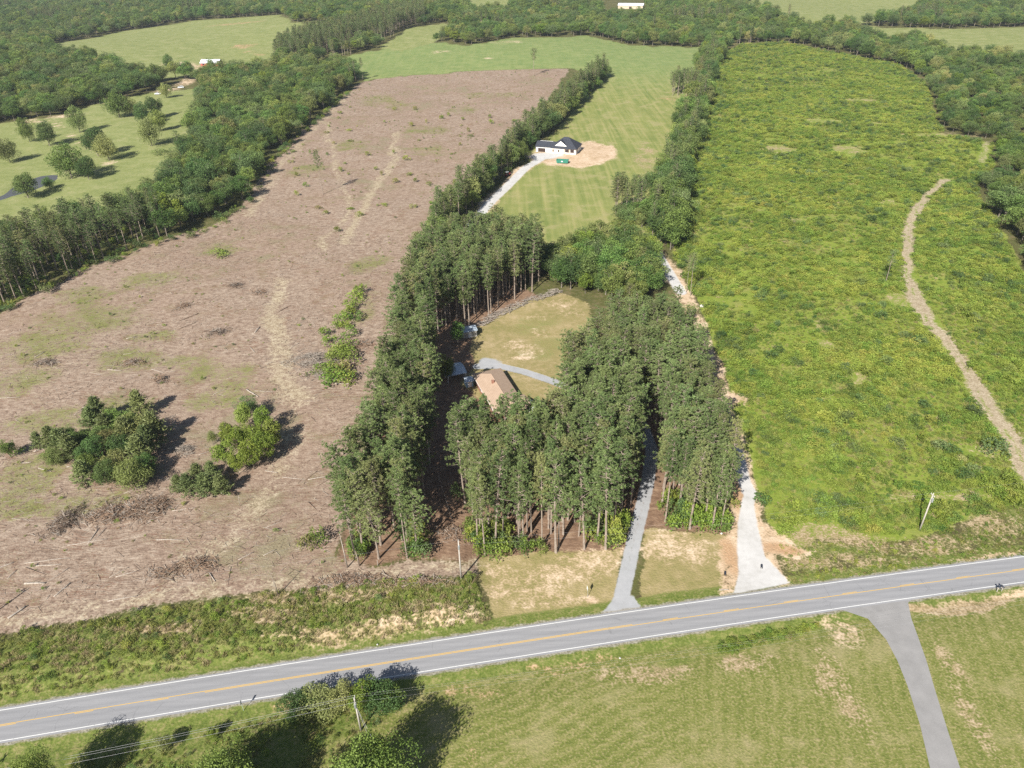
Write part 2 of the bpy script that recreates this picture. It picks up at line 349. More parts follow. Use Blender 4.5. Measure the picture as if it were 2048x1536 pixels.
for p in [(1720, 200, 14, 9), (1760, 245, 12, 6), (1690, 300, 12, 18), (1640, 240, 14, 8), (1870, 268, 28, 7), (1950, 275, 12, 5), (1560, 300, 12, 14), (1600, 440, 7, 6), (1660, 690, 5, 5), (1640, 650, 4, 6), (1720, 760, 6, 5), (1650, 790, 5, 3), (1800, 600, 6, 7), (1770, 400, 5, 8), (1470, 800, 6, 3), (1960, 900, 8, 4), (1900, 990, 14, 3)]: blob(C_DRY, *p, 0.4)
for p in [(490, 92, 14, 12), (510, 107, 16, 6), (470, 48, 40, 14)]: blob(C_CLAY, *p, 0.6)
for p in [(360, 130, 22, 14), (400, 133, 18, 12), (470, 128, 50, 4), (70, 241, 12, 6), (130, 232, 14, 5), (215, 207, 20, 5), (330, 180, 12, 10), (370, 165, 8, 20), (440, 138, 10, 6)]: blob(C_PALE, *p, 0.7)
for p in [(210, 307, 5, 5), (220, 325, 6, 6)]: blob(C_PALE, *p, 0.45)
for p in [(880, 104, 14, 6), (1010, 84, 20, 10), (985, 117, 8, 5)]: blob(C_PALE, *p, 0.5)
for p in [(1380, 195, 6, 8), (1340, 198, 8, 7)]: blob(C_CLAY, *p, 0.5)
for p in [(1290, 325, 6, 24), (1300, 300, 5, 20)]: blob(C_DRY, *p, 0.45)
paint_line(C_PALE, GP([(103, 240), (180, 303)]), 1.6, 0.8, 0.7)
paint_line(C_TRACK, W['TRACK'], 5.2, 1.8, 1.0, True); kk = np.where(dist_line(W['TRACK'], WX, WY) < 1.2)[0]; M[C_TRACK, kk] -= .5 * sstep(.8, .2, dist_line(W['TRACK'], WX[kk], WY[kk])) * (vnoise(X[kk], Y[kk], 6, 34) > .4); paint_line(C_TRACK, W['TRACK2'], 3.0, 1.5, .6)
for i, P in enumerate(WSKID): paint_line(C_TRACK, P, (4.5, 3.5, 7.0, 6.0, 3.5, 6.0)[i], 2.6, (0.7, 0.6, 0.6, 0.42, 0.5, 0.48)[i], True)
paint_poly(C_PALE, W['PAD'], 1.2); paint_poly(C_PALE, W['LANE_SKIRT'], 0.8, 0.85)
paint_line(C_PALE, W['LANE'], 6.5, 1.4, 0.8, True); paint_line(C_WHITE, W['LANE'][:2], 3.2, 0.7, 0.8); paint_line(C_WHITE, W['LANE'][6:], 4.2, 0.9, 0.85); blob(C_PALE, 1462, 802, 6, 4, .9); blob(C_PALE, 1450, 838, 4, 6, .9); blob(C_PALE, 1335, 545, 5, 12, .9)
paint_line(C_WHITE, W['NEWDRIVE'], 5.0, 1.2); paint_line(C_PALE, W['NEWDRIVE'], 8.0, 1.6, 0.7, True); blob(C_WHITE, 1092, 313, 9, 7)
paint_poly(C_WHITE, W['LANE_MOUTH'], 0.5, warp=False)
paint_line(C_GRAVEL, W['DRIVE'], 3.1, 0.6); kk = np.where(dist_line(W['DRIVE'], X, Y) < 1.2)[0]; M[C_GRAVEL, kk] -= .42 * sstep(.75, .1, dist_line(W['DRIVE'], X[kk], Y[kk])) * (vnoise(X[kk], Y[kk], 4, 33) > .35) * sstep(100, 112, Y[kk]); paint_poly(C_GRAVEL, W['FLARE'], 0.6, warp=False); blob(C_GRAVEL, 985, 727, 3, 2.5, .8)
for p in [(2010, 1108, 9, 1.4), (2045, 1178, 6, 1.6), (1975, 1114, 9, 1.0)]: blob(C_PALE, *p, 0.75)
blob(C_PALE, 1180, 1196, 1.5, 1.0, 0.9)

Zg = hz(X, Y)
pd = sdf_poly(W['POND'], X, Y); Zg = Zg - 0.9 * sstep(1.5, -1.5, pd)
VG = np.stack([X, Y, Zg], 1)
ii = (np.arange(ny_ - 1)[:, None] * nx_ + np.arange(nx_ - 1)[None, :]).ravel()
FQ = np.stack([ii, ii + 1, ii + nx_ + 1, ii + nx_], 1)
cls = np.zeros(X.size, np.int32)                    # 0 rough ground / woodland floor
order = [('forest_floor', C_LITTER), ('clearcut_ground', C_CUT), ('hay_field', C_HAY), ('pasture', C_PAST), ('scrub_field', C_SCRUB), ('lawn', C_LAWN),
         ('mown_field', C_MOWN), ('road_verge', C_LUSH), ('dirt_track', C_TRACK), ('bare_soil', C_PALE), ('gravel_driveway', C_GRAVEL), ('gravel_lane', C_WHITE)]
names = ['ground'] + [n for n, _ in order]
for i, (n, ch) in enumerate(order): cls[M[ch] > (0.5 if n not in ('bare_soil',) else 0.8)] = i + 1
fcls = cls[FQ[:, 0]]

g = NB('ground'); P_ = g.pos()
nA = g.noise(P_, 0.022, 1, 0.5); nB = g.noise(P_, 0.11, 2, 0.6); nC = g.noise(P_, 0.55, 2, 0.7); nD = g.noise(P_, 2.2, 1, 0.75)
pw = g.n('ShaderNodeVectorMath', operation='ADD'); g.link(P_, pw.inputs[0])
nsv = g.n('ShaderNodeTexNoise'); g.link(P_, nsv.inputs['Vector']); nsv.inputs['Scale'].default_value = 0.07; nsv.inputs['Detail'].default_value = 0
sc_ = g.n('ShaderNodeVectorMath', operation='SCALE'); g.link(nsv.outputs['Color'], sc_.inputs[0]); sc_.inputs['Scale'].default_value = 7.0; g.link(sc_.outputs[0], pw.inputs[1])
PW = pw.outputs[0]
streak1 = g.noise(g.mapping(PW, math.radians(-12), (0.35, 2.2, 1)), 1.0, 2, 0.75)      # windrowed slash
streak2 = g.noise(g.mapping(PW, math.radians(55), (0.25, 1.6, 1)), 1.3, 2, 0.7)
attrs = [g.n('ShaderNodeAttribute', attribute_name='cover%d' % i) for i in range(4)]
seps = []
for a in attrs:
    sx = g.n('ShaderNodeSeparateColor'); g.link(a.outputs['Color'], sx.inputs[0]); seps.append((sx.outputs[0], sx.outputs[1], sx.outputs[2], a.outputs['Alpha']))
edge = g.math('MULTIPLY', g.math('SUBTRACT', g.math('ADD', g.math('MULTIPLY', nC, 0.6), g.math('MULTIPLY', nD, 0.4)), 0.5), 1.5)
edge2 = g.math('MULTIPLY', g.math('SUBTRACT', g.math('ADD', g.math('ADD', g.math('MULTIPLY', nB, 0.35), g.math('MULTIPLY', nC, 0.4)), g.math('MULTIPLY', nD, 0.25)), 0.5), 3.2)
def msk(ch, sharp=0.16):
    m0 = seps[ch // 4][ch % 4]
    if ch in (C_DRY, C_WEED, C_PALE, C_CLAY, C_TRACK, C_LUSH):
        return g.math('MULTIPLY', g.smooth(g.math('ADD', m0, edge2), 0.5 - sharp, 0.5 + sharp), g.smooth(m0, 0.03, 0.25))
    if ch in (C_GRAVEL, C_WHITE, C_SHOULDER): return g.smooth(g.math('ADD', m0, g.math('MULTIPLY', edge, 0.3)), 0.5 - sharp, 0.5 + sharp)
    return g.smooth(g.math('ADD', m0, edge), 0.5 - sharp, 0.5 + sharp)
mixn = lambda a, b, f: g.math('ADD', g.math('MULTIPLY', a, 1 - f), g.math('MULTIPLY', b, f))
# woodland floor and rough ground
col = g.ramp(mixn(nC, nB, 0.5), [(0.35, (0.075, 0.062, 0.032)), (0.5, (0.085, 0.09, 0.03)), (0.65, (0.15, 0.12, 0.065))])
lit = g.ramp(mixn(nC, streak1, 0.5), [(0.3, (0.105, 0.065, 0.043)), (0.5, (0.185, 0.118, 0.078)), (0.7, (0.28, 0.195, 0.13))])
col = g.mix(msk(C_LITTER, 0.25), col, lit)
# clearcut: tan chaff, reddish slash, grey bark, green flush
cut = g.ramp(mixn(streak1, nC, 0.45), [(0.3, (0.11, 0.074, 0.054)), (0.42, (0.2, 0.145, 0.108)), (0.52, (0.265, 0.2, 0.15)), (0.63, (0.34, 0.272, 0.21)), (0.76, (0.45, 0.385, 0.315))])
red = g.smooth(mixn(nB, streak2, 0.55), 0.52, 0.64); cut = g.mix(g.math('MULTIPLY', red, 0.6), cut, (0.17, 0.085, 0.055)); cut = g.mix(g.smooth(nA, 0.42, 0.62, 0.0, 0.22), cut, (0.215, 0.13, 0.092)); cut = g.mix(g.math('MULTIPLY', g.smooth(mixn(nA, nB, .5), .56, .68), .5), cut, (0.3, 0.25, 0.185))
grn = g.smooth(g.math('ADD', mixn(nB, nD, 0.45), g.math('MULTIPLY', g.math('SUBTRACT', nA, 0.5), 0.5)), 0.53, 0.66); cut = g.mix(g.math('MULTIPLY', grn, 0.4), cut, (0.13, 0.14, 0.055))
spk = g.smooth(nD, 0.62, 0.72); cut = g.mix(g.math('MULTIPLY', spk, 0.5), cut, (0.42, 0.34, 0.25))
spk2 = g.smooth(nD, 0.38, 0.3); cut = g.mix(g.math('MULTIPLY', spk2, 0.5), cut, (0.08, 0.052, 0.034))
col = g.mix(msk(C_CUT), col, cut)
# hay: pale green with swath lines running along the field
sw = g.noise(g.mapping(P_, math.radians(-14), (1.0, 0.035, 1)), 0.42, 1, 0.6)
hay = g.ramp(mixn(sw, nB, 0.4), [(0.33, (0.145, 0.178, 0.05)), (0.5, (0.215, 0.227, 0.075)), (0.66, (0.3, 0.275, 0.115))])
hay = g.mix(g.smooth(nB, 0.5, 0.75), hay, (0.28, 0.255, 0.12)); hay = g.mix(g.math('MULTIPLY', nD, 0.35), hay, (0.13, 0.155, 0.045))
sepP = g.n('ShaderNodeSeparateXYZ'); g.link(P_, sepP.inputs[0])
hay = g.mix(g.smooth(sepP.outputs[1], 540, 720, 0.0, 0.75), hay, g.ramp(mixn(nB, nC, 0.4), [(0.35, (0.13, 0.19, 0.065)), (0.65, (0.19, 0.235, 0.085))]))
col = g.mix(msk(C_HAY), col, hay)
pas = g.ramp(mixn(nB, nC, 0.45), [(0.33, (0.15, 0.175, 0.058)), (0.5, (0.21, 0.23, 0.085)), (0.68, (0.285, 0.275, 0.135))])
pas = g.mix(g.math('MULTIPLY', nD, 0.3), pas, (0.12, 0.15, 0.045)); col = g.mix(msk(C_PAST), col, pas)
# foreground field: green with mowing lines and tan thatch
mw = g.noise(g.mapping(P_, math.radians(-24), (0.05, 1.0, 1)), 0.62, 1, 0.6)
mw2 = g.noise(g.mapping(P_, math.radians(70), (0.05, 1.0, 1)), 0.7, 1, 0.6)
def rows_(rot, period):
    wv = g.n('ShaderNodeTexWave', wave_type='BANDS', bands_direction='Y'); g.link(g.mapping(PW2, math.radians(rot), (1, 1, 1)), wv.inputs[0])
    wv.inputs['Scale'].default_value = 0.314 / period * 1.0; wv.inputs['Distortion'].default_value = 2.0; wv.inputs['Detail'].default_value = 1; wv.inputs['Detail Scale'].default_value = .6; return wv.outputs['Fac']
sc2 = g.n('ShaderNodeVectorMath', operation='SCALE'); g.link(nsv.outputs['Color'], sc2.inputs[0]); sc2.inputs['Scale'].default_value = 3.0
pw2 = g.n('ShaderNodeVectorMath', operation='ADD'); g.link(P_, pw2.inputs[0]); g.link(sc2.outputs[0], pw2.inputs[1]); PW2 = pw2.outputs[0]
mw = mixn(mixn(rows_(-26, 2.1), nB, .62), nC, .25); mw2 = mixn(mixn(rows_(-78, 2.2), nB, .74), nC, .25)
fsel = g.smooth(sepP.outputs[0], 18, 34); mwx = mixn(mw, mw, 0.0)
mm = g.n('ShaderNodeMix', data_type='FLOAT'); g.link(fsel, mm.inputs[0]); g.link(mw, mm.inputs[2]); g.link(mw2, mm.inputs[3])
mown = g.ramp(mixn(mm.outputs[0], nC, 0.4), [(0.25, (0.095, 0.115, 0.026)), (0.45, (0.14, 0.152, 0.041)), (0.6, (0.182, 0.178, 0.062)), (0.78, (0.255, 0.218, 0.11))])
mown = g.mix(g.math('MULTIPLY', g.smooth(nD, 0.5, 0.7), 0.55), mown, (0.3, 0.245, 0.13)); mown = g.mix(g.math('MULTIPLY', g.smooth(nD, 0.45, 0.3), 0.6), mown, (0.085, 0.11, 0.024))
mown = g.mix(g.math('MULTIPLY', g.smooth(nB, 0.52, 0.7), 0.5), mown, (0.27, 0.235, 0.12))
col = g.mix(msk(C_MOWN), col, mown)
scr = g.ramp(mixn(nC, nB, 0.4), [(0.3, (0.12, 0.17, 0.026)), (0.45, (0.175, 0.222, 0.036)), (0.58, (0.215, 0.24, 0.05)), (0.74, (0.27, 0.245, 0.1))])
scr = g.mix(g.math('MULTIPLY', g.smooth(nB, .48, .7), .5), scr, (0.225, 0.205, 0.08)); scr = g.mix(g.math('MULTIPLY', nD, 0.3), scr, (0.09, 0.13, 0.022)); col = g.mix(msk(C_SCRUB), col, scr)
law = g.ramp(mixn(nB, nC, 0.5), [(0.33, (0.19, 0.175, 0.065)), (0.5, (0.27, 0.22, 0.105)), (0.66, (0.37, 0.29, 0.17))])
law = g.mix(g.math('MULTIPLY', nD, 0.3), law, (0.15, 0.135, 0.05)); col = g.mix(msk(C_LAWN), col, law)
lus = g.ramp(mixn(nC, nD, 0.4), [(0.33, (0.07, 0.1, 0.02)), (0.5, (0.12, 0.145, 0.035)), (0.66, (0.2, 0.185, 0.075))])
col = g.mix(msk(C_LUSH, 0.25), col, lus)
dry = g.ramp(mixn(nC, nD, 0.5), [(0.33, (0.16, 0.125, 0.06)), (0.5, (0.285, 0.215, 0.125)), (0.68, (0.4, 0.32, 0.21))])
col = g.mix(msk(C_DRY, 0.3), col, dry)
wee = g.ramp(mixn(nC, nD, 0.5), [(0.33, (0.085, 0.12, 0.022)), (0.5, (0.135, 0.16, 0.04)), (0.7, (0.21, 0.2, 0.07))])
col = g.mix(g.math('MULTIPLY', msk(C_WEED, 0.35), 0.8), col, wee)
trk = g.ramp(mixn(nC, nD, 0.5), [(0.33, (0.22, 0.172, 0.11)), (0.5, (0.315, 0.255, 0.17)), (0.68, (0.42, 0.36, 0.26))])
col = g.mix(msk(C_TRACK, 0.35), col, trk)
pal = g.ramp(mixn(nC, nB, 0.5), [(0.33, (0.34, 0.235, 0.14)), (0.5, (0.45, 0.335, 0.225)), (0.68, (0.56, 0.45, 0.33))])
col = g.mix(msk(C_PALE, 0.35), col, pal)
cla = g.ramp(mixn(nC, nD, 0.5), [(0.33, (0.27, 0.15, 0.08)), (0.5, (0.36, 0.225, 0.125)), (0.68, (0.43, 0.31, 0.2))])
col = g.mix(msk(C_CLAY, 0.35), col, cla)
grv = g.ramp(mixn(nC, nB, 0.5), [(0.3, (0.265, 0.265, 0.268)), (0.5, (0.305, 0.31, 0.318)), (0.7, (0.345, 0.347, 0.355))])
mG = msk(C_GRAVEL, 0.2); col = g.mix(mG, col, grv)
wht = g.ramp(mixn(nC, nB, 0.5), [(0.33, (0.37, 0.36, 0.34)), (0.5, (0.44, 0.43, 0.415)), (0.7, (0.5, 0.49, 0.475))])
mW = msk(C_WHITE, 0.25); col = g.mix(mW, col, wht)
shd = g.ramp(nD, [(0.35, (0.17, 0.15, 0.115)), (0.65, (0.3, 0.28, 0.24))])
col = g.mix(g.math('MULTIPLY', msk(C_SHOULDER, 0.3), 0.85), col, shd)
GROUND = g.done(col, 0.95, 0.08, bump=g.math('MULTIPLY', nD, g.math('SUBTRACT', 1.0, g.math('MULTIPLY', g.math('MAXIMUM', mG, mW), .9))), bstr=0.6, bdist=0.2)

def attr_colors(me, idx):
    for a in range(4):
        at = me.attributes.new('cover%d' % a, 'FLOAT_COLOR', 'POINT')
        at.data.foreach_set('color', np.ascontiguousarray(M[a * 4:a * 4 + 4, idx].T, np.float32).ravel())
for ci, nm in enumerate(names):
    sel = np.where(fcls == ci)[0]
    if not len(sel): continue
    uq, inv = np.unique(FQ[sel].ravel(), return_inverse=True)
    me = mesh_np(nm, VG[uq], inv.reshape(-1, 4).astype(np.int32), [GROUND], smooth=True)
    attr_colors(me, uq)
    tag(obj(nm, me), kind='structure')
# beyond the surveyed sheet the land goes on to the horizon
o = mesh_np('terrain', [(-9000, -3000, -9), (9000, -3000, -9), (9000, 9000, -9), (-9000, 9000, -9)], np.array([[0, 1, 2, 3]]), [GROUND])
tag(obj('terrain', o), kind='structure')

# pond
b = NB('pond_water'); wn = b.noise(b.pos(), 0.9, 3)
PONDM = b.done((0.075, 0.072, 0.068), 0.3, 0.25, bump=wn, bstr=0.2, bdist=0.05)
c0 = W['POND'].mean(0); PV = [(p[0], p[1], float(hz(*c0)) - 0.4) for p in (W['POND'] - c0) * 1.04 + c0]
me = bpy.data.meshes.new('pond_water'); me.from_pydata(PV, [], [list(range(len(PV)))]); me.materials.append(PONDM)
tag(obj('pond_water', me), kind='structure')

# ------------------------------------------------------------------ road, paved side road, markings
b = NB('asphalt'); p_ = b.pos(); a1 = b.noise(p_, 0.25, 4); a2 = b.noise(p_, 6.0, 4, 0.7)
wear = b.noise(b.mapping(p_, math.radians(-9), (0.02, 1.1, 1)), 1.0, 3, 0.6)
ac = b.ramp(b.math('ADD', b.math('MULTIPLY', wear, 0.6), b.math('MULTIPLY', a2, 0.4)), [(0.32, (0.2, 0.2, 0.207)), (0.5, (0.245, 0.245, 0.252)), (0.68, (0.295, 0.292, 0.297))])
ac = b.mix(b.math('MULTIPLY', a1, 0.35), ac, (0.205, 0.205, 0.21))
pt = b.n('ShaderNodeAttribute', attribute_name='path'); ac = b.mix(b.math('MULTIPLY', pt.outputs['Fac'], .38), ac, (0.17, 0.172, 0.18))
vo = b.n('ShaderNodeTexVoronoi', feature='DISTANCE_TO_EDGE'); b.link(p_, vo.inputs[0]); vo.inputs['Scale'].default_value = .22
ck = b.math('MULTIPLY', b.smooth(b.math('ADD', vo.outputs['Distance'], b.math('MULTIPLY', b.math('SUBTRACT', a2, .5), .05)), .016, .006), b.smooth(a1, .5, .62)); ac = b.mix(b.math('MULTIPLY', ck, .3), ac, (0.1, 0.1, 0.102))
ASPH = b.done(ac, 0.9, 0.15, bump=a2, bstr=0.25, bdist=0.01)
b = NB('asphalt_side'); p_ = b.pos(); a1 = b.noise(p_, 0.35, 5); a2 = b.noise(p_, 5.0, 4, 0.7)
ASPH2 = b.done(b.ramp(b.math('ADD', b.math('MULTIPLY', a1, 0.6), b.math('MULTIPLY', a2, 0.4)), [(0.3, (0.19, 0.185, 0.18)), (0.7, (0.27, 0.262, 0.255))]), 0.92, 0.12, bump=a2, bstr=0.25, bdist=0.01)
def paint_m(name, c):
    b = NB(name); p_ = b.pos(); n1 = b.noise(p_, 3.0, 5, 0.7); f = b.smooth(n1, 0.56, 0.68)
    return b.done(b.mix(b.math('MULTIPLY', f, 0.75), c, (0.24, 0.235, 0.225)), 0.7, 0.2)
WHITEP = paint_m('white_paint', (0.62, 0.62, 0.6)); YELP = paint_m('yellow_paint', (0.55, 0.34, 0.06))
def rz_road(x): return hz(x, ROADC(x))
def ribbon(name, off0, off1, x0, x1, z, mat, parent=None, step=2.0, jit=0.0):
    xs = np.arange(x0, x1 + 1e-6, min(step, (x1 - x0) / 2)); V = []
    sl = 0.1587 - 2 * 0.0000983 * xs; L = np.hypot(1, sl); nxn, nyn = -sl / L, 1 / L
    for s_, of in enumerate((off0, off1)):
        o_ = of + (jit * (vnoise(xs, xs * 0 + s_ * 31, 2.5, 5 + s_) - .5) if jit else 0)
        V.append(np.stack([xs + nxn * o_, ROADC(xs) + nyn * o_, 0 * xs + z], 1))
    n = len(xs); V = np.concatenate(V); i = np.arange(n - 1)
    return obj(name, mesh_np(name, V, np.stack([i, i + 1, n + i + 1, n + i], 1), [mat]), parent)
offs = np.array([-3.55, -3.1, -2.7, -2.35, -2.0, -1.6, -1.2, -.85, -.5, 0, .5, .85, 1.2, 1.6, 2.0, 2.35, 2.7, 3.1, 3.55]); rxs = np.arange(-230, 230.1, 1.0); sl_ = 0.1587 - 2 * 0.0000983 * rxs; L_ = np.hypot(1, sl_)
jt = [.16 * (vnoise(rxs, rxs * 0 + 31 * k_, 2.5, 5 + k_) - .5) if k_ in (0, 18) else 0 for k_ in range(19)]
RV = np.concatenate([np.stack([rxs - sl_ / L_ * (o_ + jt[k_]), ROADC(rxs) + (o_ + jt[k_]) / L_, 0 * rxs + .05], 1) for k_, o_ in enumerate(offs)]); n_ = len(rxs)
RF = np.concatenate([np.stack([k_ * n_ + np.arange(n_ - 1), k_ * n_ + np.arange(1, n_), (k_ + 1) * n_ + np.arange(1, n_), (k_ + 1) * n_ + np.arange(n_ - 1)], 1) for k_ in range(18)])
rme = mesh_np('road', RV, RF, [ASPH]); ra = rme.attributes.new('path', 'FLOAT', 'POINT')
ra.data.foreach_set('value', np.concatenate([np.full(n_, max(math.exp(-((abs(o_) - .85) / .32) ** 2), math.exp(-((abs(o_) - 2.35) / .32) ** 2))) * (.75 + .5 * vnoise(rxs, rxs * 0 + o_ * 9, 14, 40)) for o_ in offs]).astype(np.float32))
road = tag(obj('road', rme), kind='structure')
ribbon('edge_line', 3.04, 3.17, -230, 230, 0.056, WHITEP, road); ribbon('edge_line', -3.17, -3.04, -230, 230, 0.056, WHITEP, road)
xl, xr = G(410, 1384)[0], G(1275, 1249)[0]
ribbon('centre_line', 0.06, 0.18, -230, xr, 0.056, YELP, road); ribbon('centre_line', -0.18, -0.06, xl, 230, 0.056, YELP, road)
for px in (228, 640 / 2.866, 25):
    pass
for k in range(12):
    x = xl - 9.0 - k * 12.2; ribbon('dash_line', -0.18, -0.06, x, x + 3.0, 0.056, YELP, road, 1.5)
for k in range(14):
    x = xr + 5.0 + k * 12.2; ribbon('dash_line', 0.06, 0.18, x, x + 3.0, 0.056, YELP, road, 1.5)
SL = GP([(1668, 1216), (1690, 1222), (1735, 1240), (1772, 1280), (1795, 1322), (1815, 1372), (1840, 1450), (1860, 1536), (1885, 1650)])
SR = GP([(1826, 1196), (1816, 1206), (1822, 1240), (1838, 1280), (1853, 1322), (1870, 1380), (1895, 1460), (1920, 1536), (1955, 1650)])
V = [(p[0], p[1], 0.043) for p in SL] + [(p[0], p[1], 0.043) for p in SR]; n = len(SL)
tag(obj('side_road', mesh_np('side_road', V, np.array([[i, i + 1, n + i + 1, n + i] for i in range(n - 1)]), [ASPH2])), kind='structure')

# ------------------------------------------------------------------ plant prototypes
BARK_P = bark_mat('pine_bark', (0.15, 0.115, 0.09), (0.33, 0.275, 0.225)); BARK_B = bark_mat('grey_bark', (0.1, 0.085, 0.068), (0.24, 0.21, 0.175))
DEADW = bark_mat('weathered_wood', (0.2, 0.165, 0.135), (0.42, 0.375, 0.32)); DEADD = bark_mat('dark_dead_wood', (0.1, 0.07, 0.052), (0.25, 0.185, 0.14))
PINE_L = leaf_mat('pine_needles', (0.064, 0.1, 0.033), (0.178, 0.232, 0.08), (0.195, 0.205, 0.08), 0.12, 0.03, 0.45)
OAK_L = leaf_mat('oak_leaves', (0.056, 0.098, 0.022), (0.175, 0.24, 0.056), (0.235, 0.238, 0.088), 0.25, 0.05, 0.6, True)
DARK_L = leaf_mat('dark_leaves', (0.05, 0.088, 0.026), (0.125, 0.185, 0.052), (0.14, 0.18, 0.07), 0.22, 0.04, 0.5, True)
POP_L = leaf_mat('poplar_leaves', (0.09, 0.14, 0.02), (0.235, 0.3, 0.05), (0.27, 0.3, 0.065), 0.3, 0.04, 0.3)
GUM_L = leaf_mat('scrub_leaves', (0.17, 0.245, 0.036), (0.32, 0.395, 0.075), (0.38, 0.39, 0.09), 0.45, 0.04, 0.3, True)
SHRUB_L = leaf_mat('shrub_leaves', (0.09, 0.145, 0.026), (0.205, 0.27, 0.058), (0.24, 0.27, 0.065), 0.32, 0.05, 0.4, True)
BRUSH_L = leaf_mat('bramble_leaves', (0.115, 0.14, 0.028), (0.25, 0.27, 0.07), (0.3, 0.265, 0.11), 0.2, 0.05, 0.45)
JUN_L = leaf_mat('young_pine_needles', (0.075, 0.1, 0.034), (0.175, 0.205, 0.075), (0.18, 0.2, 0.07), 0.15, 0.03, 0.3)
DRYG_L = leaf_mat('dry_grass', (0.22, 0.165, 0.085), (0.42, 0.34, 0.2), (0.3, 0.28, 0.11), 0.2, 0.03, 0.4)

def unit(v): return v / (np.linalg.norm(v, axis=-1, keepdims=True) + 1e-9)
def cards(C, D, L, Wd, r, flat=0.0):
    """kite-shaped leaf faces at centres C pointing along D, length L, width Wd"""
    n = len(C); rv = unit(r.normal(size=(n, 3))); S = unit(np.cross(D, rv))
    if flat: S = unit(S * np.array([1, 1, 1 - flat]))
    L = np.broadcast_to(np.asarray(L, float), (n,))[:, None]; Wd = np.broadcast_to(np.asarray(Wd, float), (n,))[:, None]
    V = np.stack([C - D * L * .5, C + S * Wd * .5, C + D * L * .5, C - S * Wd * .5], 1).reshape(-1, 3)
    return V, np.arange(4 * n).reshape(n, 4)
def set_tint(me, tint):
    at = me.attributes.new('tint', 'FLOAT', 'POINT'); at.data.foreach_set('value', np.repeat(np.clip(tint, 0, 1), 4).astype(np.float32))
def crown_mesh(name, C, D, L, Wd, tint, mat, r):
    V, Fc = cards(C, D, L, Wd, r); me = mesh_np(name, V, Fc, [mat]); set_tint(me, tint); return me

def pine(seed, H=23.0, cb=0.52, R=2.7, nb=62, tufts=8, blades=9, bl=0.5, bw=0.1, mat=None):
    """loblolly pine: tall bare trunk, irregular billowing crown of upturned branches with needle tufts"""
    r = np.random.default_rng(seed); C = []; D = []; T = []; trunk = MB()
    lean = r.normal(0, 0.35, 2)
    def axis_(z): t = z / H; return np.array([lean[0] * t * t + 0.12 * math.sin(4 * t + seed), lean[1] * t * t, z])
    trunk.tube([axis_(z) for z in np.linspace(0, H * .97, 8)], list(np.interp(np.linspace(0, 1, 8), [0, .08, .6, 1], [.27, .21, .14, .03])), 8)
    lob = r.uniform(0.75, 1.25, 7); ph = r.uniform(0, 6.28, 7)
    for i in range(nb):
        t = (i + r.uniform(0, 1)) / nb; z = H * (cb + (1 - cb) * t ** 0.92)
        a = i * 2.399 + r.normal(0, 0.3)
        prof = float(np.interp(t, [0, .12, .4, .7, .88, 1], [.5, .85, 1.0, .9, .68, .42]))
        shape = 1 + 0.28 * math.sin(2 * a + ph[0] + t * 5) * lob[1] + 0.2 * math.sin(3 * a + ph[2] - t * 9)
        ln = max(0.45, R * prof * shape * r.uniform(0.65, 1.1))
        upw = 0.05 + 0.7 * t * t + r.normal(0, 0.12)
        d = unit(np.array([math.cos(a), math.sin(a), upw])); base = axis_(z)
        tip = base + d * ln
        trunk.tube([base, base + d * ln * .55 - np.array([0, 0, .06 * ln]), tip], [.045 + .012 * ln, .03, .012], 3, False)
        nt_ = max(3, int(tufts * (0.45 + 0.6 * ln / R)))
        bt = r.uniform(0.2, 0.85)
        for k in range(nt_):
            s_ = 0.3 + 0.75 * (k + r.uniform(0, 1)) / nt_
            c = base + d * ln * s_ + r.normal(0, 0.15 + 0.1 * ln / R, 3) * np.array([1, 1, .65]) + np.array([0, 0, .1])
            dd = unit(d + np.array([0, 0, 0.55]) + r.normal(0, 0.35, 3))
            D_ = unit(dd[None] * 0.85 + unit(r.normal(size=(blades, 3))))
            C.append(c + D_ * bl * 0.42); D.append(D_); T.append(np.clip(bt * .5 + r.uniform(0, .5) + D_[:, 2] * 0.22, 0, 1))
    for i in range(9):                                   # dead stubs below the crown
        z = H * r.uniform(0.25, cb); a = r.uniform(0, 6.28); ln = r.uniform(0.4, 1.6); b0 = axis_(z)
        trunk.tube([b0, b0 + np.array([math.cos(a) * ln, math.sin(a) * ln, r.uniform(-.2, .3)])], [.03, .01], 3, False)
    C = np.concatenate(C); D = np.concatenate(D); T = np.concatenate(T); n = len(C)
    crown = crown_mesh('pine_crown', C, D, bl * r.uniform(.75, 1.2, n), bw * r.uniform(.7, 1.3, n), T, mat or PINE_L, r)
    me = bpy.data.meshes.new('pine_trunk'); me.from_pydata(trunk.v, [], trunk.f); me.materials.append(BARK_P); me.update()
    return me, crown

